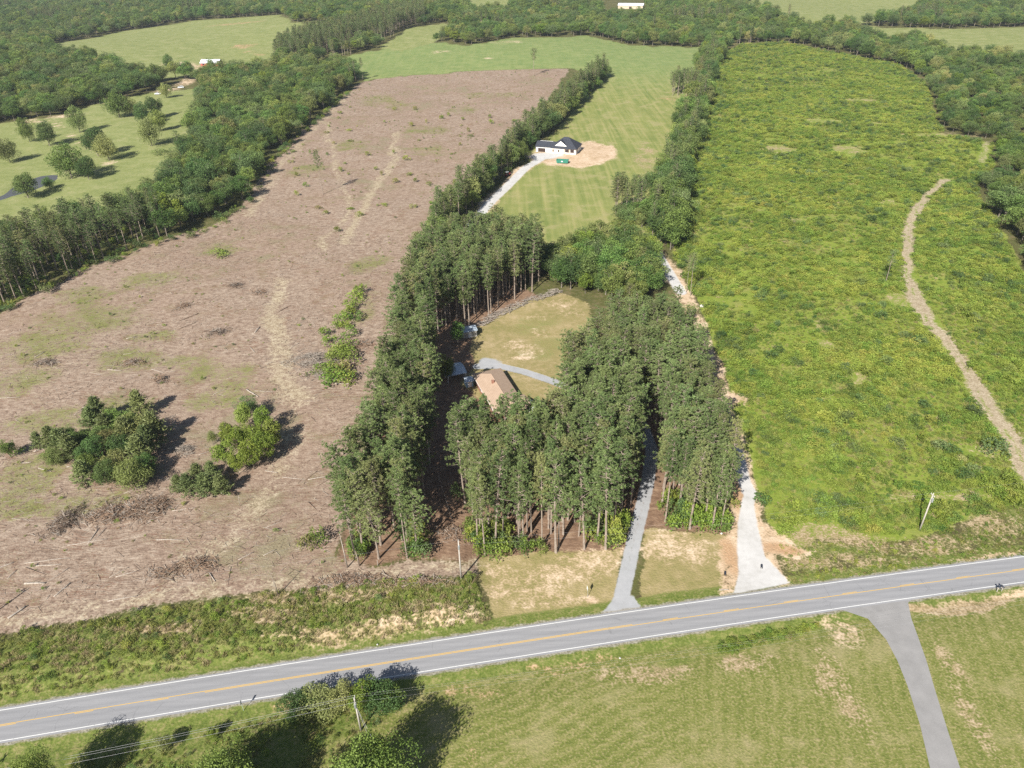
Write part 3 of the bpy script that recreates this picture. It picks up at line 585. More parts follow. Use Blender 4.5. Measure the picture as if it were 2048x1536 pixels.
def broadleaf(seed, H=13.0, R=5.0, nl=42, per=130, ls=0.42, cb=0.22, mat=None, tr=0.26, egg=0.5, shell=0.72):
    """round crowned hardwood: forked trunk and limbs, foliage in uneven lobes with gaps between"""
    r = np.random.default_rng(seed); trunk = MB(); C = []; D = []; T = []
    zc = H * (cb + (1 - cb) * egg); rzv = H * (1 - cb) * 0.5
    trunk.tube([(0, 0, 0), (0.05, 0.03, H * cb * .8), (r.normal(0, .2), r.normal(0, .2), zc), (r.normal(0, .3), r.normal(0, .3), H * .85)], [tr, tr * .8, tr * .5, .05], 8)
    for i in range(nl):
        u = r.uniform(-0.85, 1.0); a = i * 2.399 + r.normal(0, .4); q = math.sqrt(max(0, 1 - u * u))
        k = shell * r.uniform(0.72, 1.12) if i > nl * .15 else r.uniform(.1, .5)
        wob = 1 + .22 * math.sin(2 * a + seed) + .15 * math.sin(3 * a + 2 * seed + u * 3)
        c = np.array([math.cos(a) * q * R * k * wob, math.sin(a) * q * R * k * wob, zc + u * rzv * k])
        lr = R * r.uniform(0.24, 0.42) * (1 if u < .6 else .85)
        if i % 4 == 0:
            trunk.tube([(0, 0, H * cb + r.uniform(0, .3) * H), tuple(c * np.array([.5, .5, 1]) * .98), tuple(c)], [tr * .38, tr * .2, .02], 4, False)
        n = int(per * (lr / (R * .33)) ** 2)
        d = unit(r.normal(size=(n, 3)) + np.array([0, 0, .25])); rad = lr * r.uniform(0.62, 1.06, n)[:, None]
        p = c + d * rad * np.array([1, 1, .8])
        C.append(p); D.append(unit(np.cross(d, unit(r.normal(size=(n, 3)))) + d * r.uniform(-.25, .55, n)[:, None]))
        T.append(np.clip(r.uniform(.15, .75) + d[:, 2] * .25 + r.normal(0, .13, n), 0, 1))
    C = np.concatenate(C); D = np.concatenate(D); T = np.concatenate(T); n = len(C)
    C[:, 2] = np.maximum(C[:, 2], 0.3)
    crown = crown_mesh('leaf_crown', C, D, ls * r.uniform(.7, 1.25, n), ls * .72 * r.uniform(.7, 1.2, n), T, mat or OAK_L, r)
    me = bpy.data.meshes.new('leaf_trunk'); me.from_pydata(trunk.v, [], trunk.f); me.materials.append(BARK_B); me.update()
    return me, crown

def shrub(seed, H=1.6, R=1.1, n=260, ls=0.2, mat=None, spiky=0.0):
    r = np.random.default_rng(seed); C = []; D = []; T = []
    for i in range(9):
        a = i * 2.4 + r.normal(0, .4); q = r.uniform(.1, .75) ** .7
        c = np.array([math.cos(a) * q * R, math.sin(a) * q * R, H * (1 - .75 * q * q) * r.uniform(.45, .72)]); lr = R * r.uniform(.3, .5)
        m_ = n // 9; d = unit(r.normal(size=(m_, 3)) + np.array([0, 0, .5])); p = c + d * np.array([lr, lr, H * .33]) * r.uniform(.5, 1.1, m_)[:, None]
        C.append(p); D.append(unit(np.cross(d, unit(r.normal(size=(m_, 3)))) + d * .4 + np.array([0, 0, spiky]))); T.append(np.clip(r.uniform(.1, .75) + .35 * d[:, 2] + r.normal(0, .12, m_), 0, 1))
    C = np.concatenate(C); D = np.concatenate(D); T = np.concatenate(T); k = len(C); C[:, 2] = np.maximum(C[:, 2], .06)
    return crown_mesh('shrub', C, D, ls * r.uniform(.7, 1.3, k), ls * .7 * r.uniform(.6, 1.2, k), T, mat, r)
def young_pine(seed, H=4.0, R=1.3, n=1900, mat=None):
    r = np.random.default_rng(seed); tr = MB(); tr.tube([(0, 0, 0), (0, 0, H * .95)], [.07, .015], 6); C = []; D = []; T = []
    for i in range(34):
        t = (i + r.uniform(0, 1)) / 34; a = i * 2.4; ln = R * (1 - t) ** .75 * r.uniform(.75, 1.15) + .12; z = H * (.1 + .88 * t)
        d = unit(np.array([math.cos(a), math.sin(a), .35 + t])); m_ = n // 34
        s_ = r.uniform(.25, 1.05, m_)[:, None]; p = np.array([0, 0, z]) + d * ln * s_ + r.normal(0, .12, (m_, 3))
        C.append(p); D.append(unit(d * .9 + unit(r.normal(size=(m_, 3))))); T.append(np.clip(r.uniform(.2, .8) + r.normal(0, .15, m_), 0, 1))
    C = np.concatenate(C); D = np.concatenate(D); T = np.concatenate(T); k = len(C)
    crown = crown_mesh('young_pine_crown', C, D, .34 * r.uniform(.7, 1.3, k), .085, T, mat or JUN_L, r)
    me = bpy.data.meshes.new('young_pine_trunk'); me.from_pydata(tr.v, [], tr.f); me.materials.append(BARK_P); me.update()
    return me, crown
def tuft(seed, H=.55, R=.35, n=46, mat=None):
    r = np.random.default_rng(seed); a = r.uniform(0, 6.28, n); q = R * np.sqrt(r.uniform(0, 1, n)); d = unit(np.stack([np.cos(a) * .6 * r.uniform(0, 1, n), np.sin(a) * .6 * r.uniform(0, 1, n), np.ones(n)], 1))
    L = H * r.uniform(.6, 1.2, n); C = np.stack([np.cos(a) * q, np.sin(a) * q, 0 * a], 1) + d * (L * .5)[:, None]
    return crown_mesh('grass_tuft', C, d, L, .06, r.uniform(0, 1, n), mat, r)

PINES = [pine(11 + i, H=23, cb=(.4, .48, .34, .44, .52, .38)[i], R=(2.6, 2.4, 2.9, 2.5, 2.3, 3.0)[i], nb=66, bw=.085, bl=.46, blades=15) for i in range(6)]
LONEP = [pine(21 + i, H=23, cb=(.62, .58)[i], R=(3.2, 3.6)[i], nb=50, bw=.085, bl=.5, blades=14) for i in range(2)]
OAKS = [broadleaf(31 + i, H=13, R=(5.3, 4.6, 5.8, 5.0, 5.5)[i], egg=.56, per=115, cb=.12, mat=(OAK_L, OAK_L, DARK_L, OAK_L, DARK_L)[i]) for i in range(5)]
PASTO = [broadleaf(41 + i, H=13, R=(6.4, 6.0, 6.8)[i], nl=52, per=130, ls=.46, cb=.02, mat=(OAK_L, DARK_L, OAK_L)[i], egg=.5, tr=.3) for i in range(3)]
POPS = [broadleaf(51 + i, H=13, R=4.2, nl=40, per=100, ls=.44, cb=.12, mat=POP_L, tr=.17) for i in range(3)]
SHRUBS = {}
for nm, mat, H_, R_, n_, ls_ in (('gum', GUM_L, 1.9, 1.35, 330, .24), ('oakb', SHRUB_L, 1.8, 1.3, 330, .22), ('bramble', BRUSH_L, 1.0, 1.2, 300, .2), ('darkb', DARK_L, 2.4, 1.4, 380, .24), ('pop', POP_L, 2.6, 1.2, 330, .26)):
    SHRUBS[nm] = [shrub(71 + i * 7 + len(nm), H_, R_, n_, ls_, mat, .2) for i in range(3)]
YPINES = [young_pine(91 + i) for i in range(3)]
TUFTS = [tuft(95 + i, mat=(BRUSH_L, DRYG_L, GUM_L)[i]) for i in range(3)]

# joined versions for woods that read as one mass
def joined(name, tr, cr):
    nv = len(tr.vertices); V = np.empty(nv * 3, np.float32); tr.vertices.foreach_get('co', V)
    V2 = np.empty(len(cr.vertices) * 3, np.float32); cr.vertices.foreach_get('co', V2)
    Fs = [list(p.vertices) for p in tr.polygons]; n1 = len(Fs)
    q = np.empty(len(cr.loops), np.int32); cr.loops.foreach_get('vertex_index', q); Fs += (q.reshape(-1, 4) + nv).tolist()
    me = bpy.data.meshes.new(name); me.from_pydata(np.concatenate([V.reshape(-1, 3), V2.reshape(-1, 3)]).tolist(), [], Fs)
    me.materials.append(tr.materials[0]); me.materials.append(cr.materials[0])
    me.polygons.foreach_set('material_index', np.array([0] * n1 + [1] * (len(Fs) - n1), np.int32))
    t2 = np.zeros(len(cr.vertices), np.float32); cr.attributes['tint'].data.foreach_get('value', t2)
    at = me.attributes.new('tint', 'FLOAT', 'POINT'); at.data.foreach_set('value', np.concatenate([np.zeros(nv, np.float32), t2])); me.update(); return me
_PC = 0
def scatter(name, protos, P, S, rz, idx, label, cat, group=None):
    """stuff: copies of prototype meshes on points, one object"""
    global _PC
    _PC += 1; pc = bpy.data.collections.new('prototypes_%d' % _PC)
    for i, me in enumerate(protos):
        o = bpy.data.objects.new('p%02d_%02d' % (_PC, i), me); pc.objects.link(o)
    me = bpy.data.meshes.new(name); me.vertices.add(len(P)); me.vertices.foreach_set('co', np.asarray(P, np.float32).ravel())
    a = me.attributes.new('scl', 'FLOAT_VECTOR', 'POINT'); a.data.foreach_set('vector', np.asarray(S, np.float32).ravel())
    a = me.attributes.new('rot', 'FLOAT_VECTOR', 'POINT'); rr = np.zeros((len(P), 3), np.float32); rr[:, 2] = rz; a.data.foreach_set('vector', rr.ravel())
    a = me.attributes.new('idx', 'INT', 'POINT'); a.data.foreach_set('value', np.asarray(idx, np.int32)); me.update()
    o = obj(name, me); ng = bpy.data.node_groups.new(name, 'GeometryNodeTree')
    ng.interface.new_socket('Geometry', in_out='INPUT', socket_type='NodeSocketGeometry'); ng.interface.new_socket('Geometry', in_out='OUTPUT', socket_type='NodeSocketGeometry')
    gi = ng.nodes.new('NodeGroupInput'); go = ng.nodes.new('NodeGroupOutput'); ip = ng.nodes.new('GeometryNodeInstanceOnPoints'); ci = ng.nodes.new('GeometryNodeCollectionInfo')
    ci.inputs['Collection'].default_value = pc; ci.inputs['Separate Children'].default_value = True; ci.inputs['Reset Children'].default_value = True
    def na(nm, ty):
        nd = ng.nodes.new('GeometryNodeInputNamedAttribute'); nd.data_type = ty; nd.inputs['Name'].default_value = nm; return nd.outputs[0]
    L = ng.links.new; L(gi.outputs[0], ip.inputs['Points']); L(ci.outputs[0], ip.inputs['Instance']); ip.inputs['Pick Instance'].default_value = True
    L(na('idx', 'INT'), ip.inputs['Instance Index']); L(na('scl', 'FLOAT_VECTOR'), ip.inputs['Scale'])
    e2 = ng.nodes.new('FunctionNodeEulerToRotation'); L(na('rot', 'FLOAT_VECTOR'), e2.inputs[0]); L(e2.outputs[0], ip.inputs['Rotation']); L(ip.outputs[0], go.inputs[0])
    md = o.modifiers.new('scatter', 'NODES'); md.node_group = ng
    return tag(o, label, cat, group, 'stuff')

# ------------------------------------------------------------------ where things grow
def grid_pts(P, s, jit=.42, seed=0):
    """jittered points inside a world polygon"""
    r = np.random.default_rng(1000 + seed); x0, y0 = P.min(0); x1, y1 = P.max(0)
    xs = np.arange(x0, x1, s); ys = np.arange(y0, y1, s * .87); A, B = np.meshgrid(xs, ys); A = A + (np.arange(len(ys)) % 2)[:, None] * s * .5
    A = A.ravel() + r.uniform(-jit, jit, A.size) * s; B = B.ravel() + r.uniform(-jit, jit, B.size) * s
    k = sdf_poly(P, A, B) < 0; return np.stack([A[k], B[k]], 1)
def keep_out(Q, polys=(), lines=(), mar=0.0):
    k = np.ones(len(Q), bool)
    for P in polys: k &= sdf_poly(P, Q[:, 0], Q[:, 1]) > mar
    for P, wd in lines: k &= dist_line(P, Q[:, 0], Q[:, 1]) > wd
    return Q[k]
def in_view(Q, h=10.0, m=60):
    z = hz(Q[:, 0], Q[:, 1]); P = np.stack([Q[:, 0], Q[:, 1], z + h], 1); px, py, zz = proj(P); P[:, 2] = z; px2, py2, _ = proj(P)
    return (px > -m) & (px < 2048 + m) & (py < 1536 + m) & (py2 > -m) & (zz > 0)
HOUSE_C = np.array([-1.2, 172.5]); NEWHOUSE_POLY = GP([(1060, 300), (1170, 312), (1178, 275), (1060, 280)])
def place_tree(name, meshes, x, y, s, sz, rz, label, cat, group=None, crown='crown'):
    root = empty(name, (x, y, float(hz(x, y)) - .05), rz); root.scale = (s, s, sz); root.rotation_euler = (.035 * math.sin(x * 7.3 + y), .035 * math.sin(y * 5.1 + x * 2), rz)
    tag(root, label, cat, group)
    obj('trunk', meshes[0], root); obj(crown, meshes[1], root); return root
Z_GROVE = GP([(950, 1110), (1245, 1098), (1280, 1005), (1294, 930), (1286, 860), (1205, 815), (1140, 800), (1122, 860), (1110, 928), (1050, 950), (930, 958), (922, 985), (936, 1050)])
Z_STRIP = GP([(684, 1122), (852, 1118), (854, 1000), (866, 900), (878, 830), (872, 770), (868, 700), (885, 660), (872, 615), (842, 560), (828, 620), (805, 700), (778, 830), (742, 960), (700, 1050)])
Z_NORTH = GP([(835, 640), (890, 668), (940, 655), (1000, 620), (1065, 590), (1085, 560), (1075, 530), (980, 520), (880, 535), (848, 570)])
Z_RIGHT = GP([(1310, 1060), (1457, 1066), (1462, 1020), (1438, 940), (1410, 850), (1384, 770), (1354, 702), (1320, 685), (1230, 710), (1160, 735), (1148, 770), (1205, 806), (1290, 846), (1312, 900), (1304, 960), (1298, 1030)])
Z_HARDN = GP([(905, 522), (1000, 520), (1085, 520), (1150, 518), (1210, 492), (1308, 492), (1304, 545), (1306, 600), (1270, 612), (1180, 602), (1112, 578), (1088, 535), (985, 515), (900, 520)])
Z_LPINE = GP([(-160, 660), (0, 622), (60, 590), (150, 545), (230, 512), (330, 476), (330, 445), (200, 475), (100, 495), (0, 525), (-160, 570)])
Z_FPINE = GP([(535, 128), (560, 100), (640, 75), (760, 45), (845, 25), (855, 45), (760, 76), (650, 108), (600, 128)])
CORE = GP([(805, 610), (880, 450), (1135, 138), (1442, 112), (1347, 515), (1470, 880), (1485, 1090), (670, 1135)])
H_LEFT = GP([(868, 486), (912, 436), (956, 388), (1000, 346), (1036, 312), (1084, 266), (1140, 218), (1180, 178), (1206, 152)])
H_RIGHT = GP([(1322, 500), (1328, 440), (1342, 380), (1358, 325), (1376, 268), (1394, 218), (1408, 168), (1418, 130), (1432, 100)])
HOUSE_POLY = np.array([[-16, 190], [8, 190], [12, 152], [-8, 152]]); YARD = GP([(884, 800), (884, 712), (925, 695), (955, 715), (960, 800)])
LINES = [(W['DRIVE'], 2.7), (W['LANE'], 4.6)]
def line_pts(P, s, width, seed):
    r = np.random.default_rng(seed); out = []
    for i in range(len(P) - 1):
        d = P[i + 1] - P[i]; L = np.hypot(*d); n = max(1, int(L / s)); nn = np.array([-d[1], d[0]]) / L
        for k in range(n):
            out.append(P[i] + d * (k + r.uniform(0, 1)) / n + nn * r.uniform(-.5, .5) * width)
    return np.array(out)
pines = []; broads = []                     # rows: x, y, height scale, kind, zone
def add_pines(Q, zone, h0, h1, seed):
    r = np.random.default_rng(seed)
    for q in Q: pines.append((q[0], q[1], r.uniform(h0, h1), zone))
def add_broads(Q, zone, h0, h1, seed):
    r = np.random.default_rng(seed)
    for q in Q: broads.append((q[0], q[1], r.uniform(h0, h1), zone))
add_pines(keep_out(grid_pts(Z_GROVE, 3.45, .42, 1), [HOUSE_POLY], LINES), 'grove', 20, 25.5, 1)
add_pines(keep_out(grid_pts(Z_STRIP, 3.6, .42, 2), [YARD, W['ALLEY']], LINES), 'strip', 17, 24.5, 2)
add_pines(keep_out(grid_pts(Z_NORTH, 3.8, .42, 3), [W['LAWN']], LINES), 'north', 18, 23, 3)
add_pines(keep_out(grid_pts(Z_RIGHT, 3.6, .42, 4), [W['LAWN'], W['LANE_SKIRT']], LINES), 'right', 16, 22.5, 4)
add_pines(grid_pts(Z_LPINE, 6.0, .42, 5), 'leftpines', 15, 20, 5)
add_pines(line_pts(H_LEFT, 3.4, 8, 6), 'hedge', 13, 19, 6)
add_pines(keep_out(line_pts(H_RIGHT, 8.5, 10, 7), (), [(W['LANE'], 7)]), 'hedge_right', 14, 19, 7)
add_pines(grid_pts(GP([(1342, 193), (1392, 193), (1398, 178), (1345, 178)]), 5, .4, 8), 'clump', 14, 17, 8)
add_pines(grid_pts(GP([(1218, 432), (1285, 440), (1292, 415), (1225, 412)]), 4.6, .4, 9), 'clump2', 14, 18, 9)
add_pines(keep_out(grid_pts(Z_FPINE, 6.0, .4, 10), [W['FARP1'], W['FARP2']]), 'far', 16, 20, 10)
add_broads(line_pts(H_LEFT, 5.0, 9, 16), 'hedge', 8, 14, 16)
add_broads(keep_out(line_pts(H_RIGHT, 4.0, 13, 17), (), [(W['LANE'], 7)]), 'hedge_right', 11, 17, 17)
add_broads(keep_out(grid_pts(GP([(1296, 500), (1340, 508), (1360, 420), (1372, 330), (1348, 350), (1318, 420)]), 6.0, .4, 18), (), LINES), 'hedge_right', 11, 16, 18)
add_broads(keep_out(grid_pts(Z_HARDN, 5.2, .4, 19), [W['LAWN']], LINES), 'hardn', 8, 13.5, 19)
add_broads(grid_pts(GP([(1218, 450), (1290, 460), (1300, 430), (1225, 432)]), 5.5, .4, 20), 'clump2', 7, 10, 20)
# woodland: everything beyond that is not open land
OPEN = [W[k] for k in ('CLEARCUT', 'HAY', 'FARHAY', 'FARP1', 'FARP2', 'FARP3', 'FARP4', 'FARP5', 'PASTURE', 'SCRUB')]
WEDGE = np.array([[-260, 215], [260, 215], [1180, 1620], [1180, 2000], [-1180, 2000], [-1180, 1600]])
nearQ = grid_pts(np.array([[-400, 150], [400, 150], [720, 760], [-720, 760]]), 8.6, .46, 21)
farQ = grid_pts(np.array([[-720, 760], [720, 760], [1250, 1700], [1250, 2000], [-1250, 2000], [-1250, 1700]]), 10.4, .46, 22)
Q = np.concatenate([nearQ, farQ]); Q = Q[in_view(Q, 14, 320)]
sd = np.min([sdf_poly(P, Q[:, 0], Q[:, 1]) for P in OPEN], 0)
Q = Q[(sd > 2.2) & (sdf_poly(CORE, Q[:, 0], Q[:, 1]) > 3)]
Q = keep_out(Q, [Z_LPINE, Z_FPINE, GP([(395, 135), (450, 135), (470, 120), (400, 118)]), GP([(1200, 36), (1292, 38), (1296, -10), (1200, -6)]), GP([(295, 195), (400, 190), (390, 160), (330, 160)])], [])
Q = Q[~((Q[:, 1] < 330) & (Q[:, 0] > -20) & (Q[:, 0] < 130))]
pn = vnoise(Q[:, 0], Q[:, 1], 45, 8); zone = np.where(Q[:, 0] < -20, 'woods_left', 'woods_right')
zone = np.where(Q[:, 1] > 560, 'woods_far', zone)
rr = np.random.default_rng(23)
for q, n_, z_ in zip(Q, pn, zone):
    young = (q[0] > 180 and 330 < q[1] < 640)
    if n_ > 0.86 and not young: pines.append((q[0], q[1], rr.uniform(14, 19), z_))
    else: broads.append((q[0], q[1], rr.uniform(6, 11) if young else rr.uniform(8.5, 15.5), z_))
LAB_P = dict(grove=('tall slender pine in the dense grove between brown house roof and road', 'pines of the grove in front of the brown-roofed house'),
             strip=('tall pine in the long strip between brown clearcut and shaded alley', 'pines of the strip along the clearcut'),
             north=('tall pine behind the lawn clearing and its windrow of sticks', 'pines behind the lawn clearing'),
             right=('tall pine in the stand between grey gravel driveway and pale lane', 'pines between driveway and pale lane'),
             leftpines=('thin-crowned pine with bare trunk at the lower edge of the left pasture', 'pines below the left pasture'),
             hedge=('pine in the tree line between clearcut and hay field', 'pines of the tree line beside the hay field'),
             hedge_right=('dark pine in the tree line between hay field and green scrub', 'pines of the tree line beside the scrub'),
             clump=('pine in the small clump standing alone inside the upper hay field', 'pines of the clump inside the hay field'),
             clump2=('pine in the clump at the lower right corner of the hay field', 'pines at the corner of the hay field'),
             woods_left=('pine standing among the hardwoods left of the clearcut', 'pines in the left woods'), woods_right=('pine standing in the woods right of the green scrub', 'pines in the right woods'),
             far=('pine in the far dark row beside the far pasture', 'pines of the far row'), woods_far=('pine in the far woods near the top edge', 'pines in the far woods'))
LAB_B = dict(hedge=('leafy hardwood in the tree line between clearcut and hay field', 'hardwoods of the tree line beside the hay field'),
             hedge_right=('dark leafy tree in the tree line between hay field and green scrub', 'hardwoods of the tree line beside the scrub'),
             hardn=('bushy green hardwood between the lawn clearing and the hay field', 'hardwoods between lawn and hay field'),
             clump2=('low leafy tree under the pine clump at the hay field corner', 'hardwoods at the corner of the hay field'),
             woods_left=('rounded hardwood in the woods between left pasture and brown clearcut', 'hardwoods in the left woods'),
             woods_right=('leafy tree at the edge of the woods right of the green scrub', 'hardwoods in the right woods'), woods_far=('hardwood in the far woods', 'hardwoods in the far woods'))
ORD = 'first second third fourth fifth sixth seventh eighth ninth tenth eleventh twelfth thirteenth fourteenth fifteenth sixteenth seventeenth eighteenth nineteenth twentieth'.split()
# edge rows one can count along: zone -> (side looked from, start of the count, phrase)
EDGES = dict(grove=[((0, -1), (1, 0), 'pine in the front row of the grove, {} from the grey driveway'), ((-1, 0), (0, -1), 'pine on the alley edge of the grove, {} from the road')],
             strip=[((0, -1), (1, 0), 'pine in the front row of the clearcut strip, {} from the alley'), ((-1, -.3), (0, -1), 'pine on the clearcut edge of the strip, {} from the road')],
             right=[((0, -1), (-1, 0), 'front row pine of the right-hand stand, {} from the grey driveway'), ((1, .1), (0, -1), 'pine on the pale-lane edge of the stand, {} from the road')],
             hardn=[((0, -1), (-1, 0), 'hardwood on the lawn side of the green belt, {} from the left'), ((0, 1), (-1, 0), 'hardwood on the hay-field side of the green belt, {} from the left')],
             hedge=[((1, 0), (0, -1), 'tree on the field side of the hay-field tree line, {} from the bottom')],
             woods_left=[((1, -.8), (-.6, -1), 'hardwood on the clearcut edge of the left woods, {} from the bottom')],
             hedge_right=[((1, 0), (0, -1), 'tree on the scrub side of the right tree line, {} from the bottom')])
INNER = dict(grove=('grove pine, {} tree back from the road edge, {}', ('beside the alley', 'left of the grove middle', 'right of the grove middle', 'beside the grey driveway')),
             strip=('pine in the clearcut strip, {} tree back from the road, {}', ('along its outer left edge', 'left of its middle', 'right of its middle', 'along its right edge')),
             right=('pine of the right-hand stand, {} tree back from the road, {}', ('beside the lawn and driveway', 'left of the stand middle', 'right of the stand middle', 'beside the pale lane')),
             woods_left=('hardwood of the left woods, {} tree in from the clearcut, {}', ('at their lower left end', 'in their lower middle', 'in their upper middle', 'at their upper end')),
             hedge=('tree of the hay-field tree line, {} from the field side, {}', ('at its lower end', 'in its lower half', 'in its upper half', 'at its upper end')),
             hedge_right=('tree of the scrub-side tree line, {} from the scrub, {}', ('at its lower end', 'in its lower half', 'in its upper half', 'at its upper end')),
             hardn=('hardwood of the green belt, {} back from the lawn side, {}', ('at its left end', 'left of its middle', 'right of its middle', 'at its right end')))
def edge_labels(A, zs, near):
    out = {}
    for z, specs in EDGES.items():
        ids = [i for i in near if zs[i] == z]
        for side, cnt, ph in specs:
            sd_ = np.array(side, float); sd_ /= np.hypot(*sd_); pp = np.array([-sd_[1], sd_[0]]); cn = np.array(cnt, float); P = A[ids, :2] if ids else np.zeros((0, 2)); e = []
            for a, i in enumerate(ids):
                if i in out: continue
                d = P - P[a]; f = d @ sd_; l = np.abs(d @ pp)
                if not np.any((f > .6) & (l < 1.9)): e.append((float(-(P[a] @ cn)), i))
            for n_, (_, i) in enumerate(sorted(e)[:20]): out[i] = ph.format(ORD[n_])
        inner = INNER.get(z)
        if ids and inner:
            sd_ = np.array(specs[0][0], float); pp = np.array([-sd_[1], sd_[0]]); P = A[ids, :2]; x0, x1 = P[:, 0].min(), P[:, 0].max()
            for a, i in enumerate(ids):
                if i in out: continue
                d = P - P[a]; rank = int(np.sum(((d @ sd_) > .6) & (np.abs(d @ pp) < 1.9))); q = min(3, int(4 * (P[a, 0] - x0) / (x1 - x0 + 1e-6)))
                out[i] = inner[0].format(ORD[min(rank, 19)], inner[1][q])
    return out
def grow(rows, labs, protos, name, cat, H0, stuff_label, seed, limit=285, pick=None):
    r = np.random.default_rng(seed); A = np.array([(a, b_, c_) for a, b_, c_, _ in rows]); zs = [z for *_, z in rows]
    vis = in_view(A[:, :2], 12, 10); dist = np.hypot(A[:, 0], A[:, 1]) + np.where(vis, 0, 1e5)
    o_ = np.argsort(dist); near = set(o_[:limit].tolist())
    SP = []; SS = []; SR_ = []; SI = []; el_ = edge_labels(A, zs, [int(i) for i in o_[:limit] if dist[i] < 1e5])
    for i in range(len(A)):
        x, y, h = A[i]; k = int(r.integers(len(protos))) if pick is None else pick(r, zs[i]); rz = r.uniform(0, 6.28); sz = h / H0; s = (.35 + .65 * sz) * r.uniform(.85, 1.35) if cat == 'tree' else (0.5 + 0.5 * sz) * r.uniform(.78, 1.3)
        if i in near and dist[i] < 1e5:
            lb, gp = labs[zs[i]]; lb = el_.get(i, lb).replace('tree of the', cat.replace('tree', 'hardwood') + ' of the', 1) if zs[i].startswith('hedge') else el_.get(i, lb); lb = lb.replace('tree on the', cat.replace('tree', 'hardwood') + ' on the', 1) if zs[i].startswith('hedge') else lb.replace('hardwood', 'pine') if cat == 'pine' else lb; place_tree(name, protos[k], x, y, s, sz, rz, lb, cat, gp)
        else:
            SP.append((x, y, float(hz(x, y)) - .05)); SS.append((s, s, sz)); SR_.append(rz); SI.append(k)
    if SP: scatter(name.split('_')[0] + '_woods', [joined('j', *p) for p in protos], SP, SS, SR_, SI, stuff_label, 'woods')
grow(pines, LAB_P, PINES, 'pine_tree', 'pine', 23.0, 'pines massed in the farther stands and far woods', 41)
FARO = [broadleaf(131 + i, H=13, R=(4.8, 4.3, 5.2, 4.6)[i], nl=30, per=60, ls=.7, mat=(OAK_L, DARK_L, OAK_L, POP_L)[i]) for i in range(4)]
BRO = OAKS + POPS[:1]
def pickb(r, z): return int(r.integers(5)) if r.uniform() < .93 else 5
grow(broads, LAB_B, BRO, 'broadleaf_tree', 'tree', 13.0, 'hardwood forest closing the view beyond the fields', 42, 285, pickb)

# single trees that stand apart
def at(px, py): p = G(px, py); return p[0], p[1]
def lone(name, protos, k, px, py, h, wscale, label, cat, H0, group=None, rz=None):
    x, y = at(px, py); s = h / H0
    return place_tree(name, protos[k % len(protos)], x, y, s * wscale, s, (px * 7.1 + py) % 6.28 if rz is None else rz, label, cat, group)
for k, (px, py, h, ws, lb) in enumerate([
    (60, 284, 12.5, .85, 'round oak in the left pasture, topmost of the row near the sandy path'), (100, 292, 12, 1.05, 'dense round oak in the left pasture beside the thin pale track'),
    (21, 325, 11, 1.1, 'round oak in the left pasture nearest the photo edge above the pond'), (161, 265, 14, .8, 'tall uneven oak in the left pasture just right of the pale track top'),
    (197, 312, 13.5, 1.1, 'big round oak at the lower end of the thin pale track'), (219, 321, 12, 1.05, 'round oak fused to the big oak at the pale track end, right half'),
    (144, 357, 15, 1.12, 'biggest round oak of the left pasture, beside the pond tip'), (178, 359, 10, 1.1, 'smaller oak touching the biggest pasture oak by the pond'),
    (304, 292, 13.5, .98, 'round oak in the pasture above the low dark bush'), (322, 262, 11, .95, 'light green oak beside the left woods, second above the low bush'),
    (289, 250, 12, .95, 'dark oak in the pasture cluster below the parked vehicles'), (240, 235, 14, 1.15, 'wide greyish oak at the left end of the pasture cluster'),
    (262, 232, 11, 1.0, 'pale oak tucked right of the wide greyish oak'), (315, 237, 12, 1.0, 'oak at the top right of the pasture cluster'),
    (334, 196, 9, 1.0, 'yellow-green tree between the two parked white vehicles'), (318, 172, 14, 1.0, 'large dark oak behind the parked white vehicles'),
    (57, 396, 10, 1.35, 'spreading low tree on the near bank of the pond'), (100, 378, 5, 1.2, 'pale bush on the pond bank below the water'), (340, 140, 11, .8, 'slim tree standing alone before the far red barn')]):
    lone('oak_tree', PASTO, k, px, py, h * 1.3, ws * .78, lb, 'oak', 13.0)
for k, (px, py, h, ws, lb) in enumerate([
    (646, 389, 21, .8, 'lone thin pine with long bare trunk in the middle of the clearcut'), (1067, 152, 21, 1.0, 'lone pine at the top of the clearcut against the far hay field'),
    (726, 160, 17, .8, 'slim pine at the upper left corner of the clearcut, right of a pair'), (712, 163, 16, .8, 'pine of the pair at the upper left clearcut corner, nearer the gap'),
    (703, 166, 15, .8, 'pine of the pair at the upper left clearcut corner, against the woods'), (1770, 568, 12.5, 1.05, 'lone pine with pale bare trunk in the scrub beside the dirt track'),
    (1381, 592, 16, .8, 'slender pine with two pale stems beside the pale lane bend'), (1372, 585, 14, .6, 'vine-covered slim tree beside the pale lane bend')]):
    lone('pine_tree', LONEP, k, px, py, h, ws, lb, 'pine', 23.0)
for px, py, h, lb in ((916, 692, 9, 'bright green tree half hiding the small blue-roofed shed'), (896, 770, 10, 'dark tree at the corner of the carport')): lone('broadleaf_tree', OAKS, int(px), px, py, h, .8, lb, 'tree', 13.0)
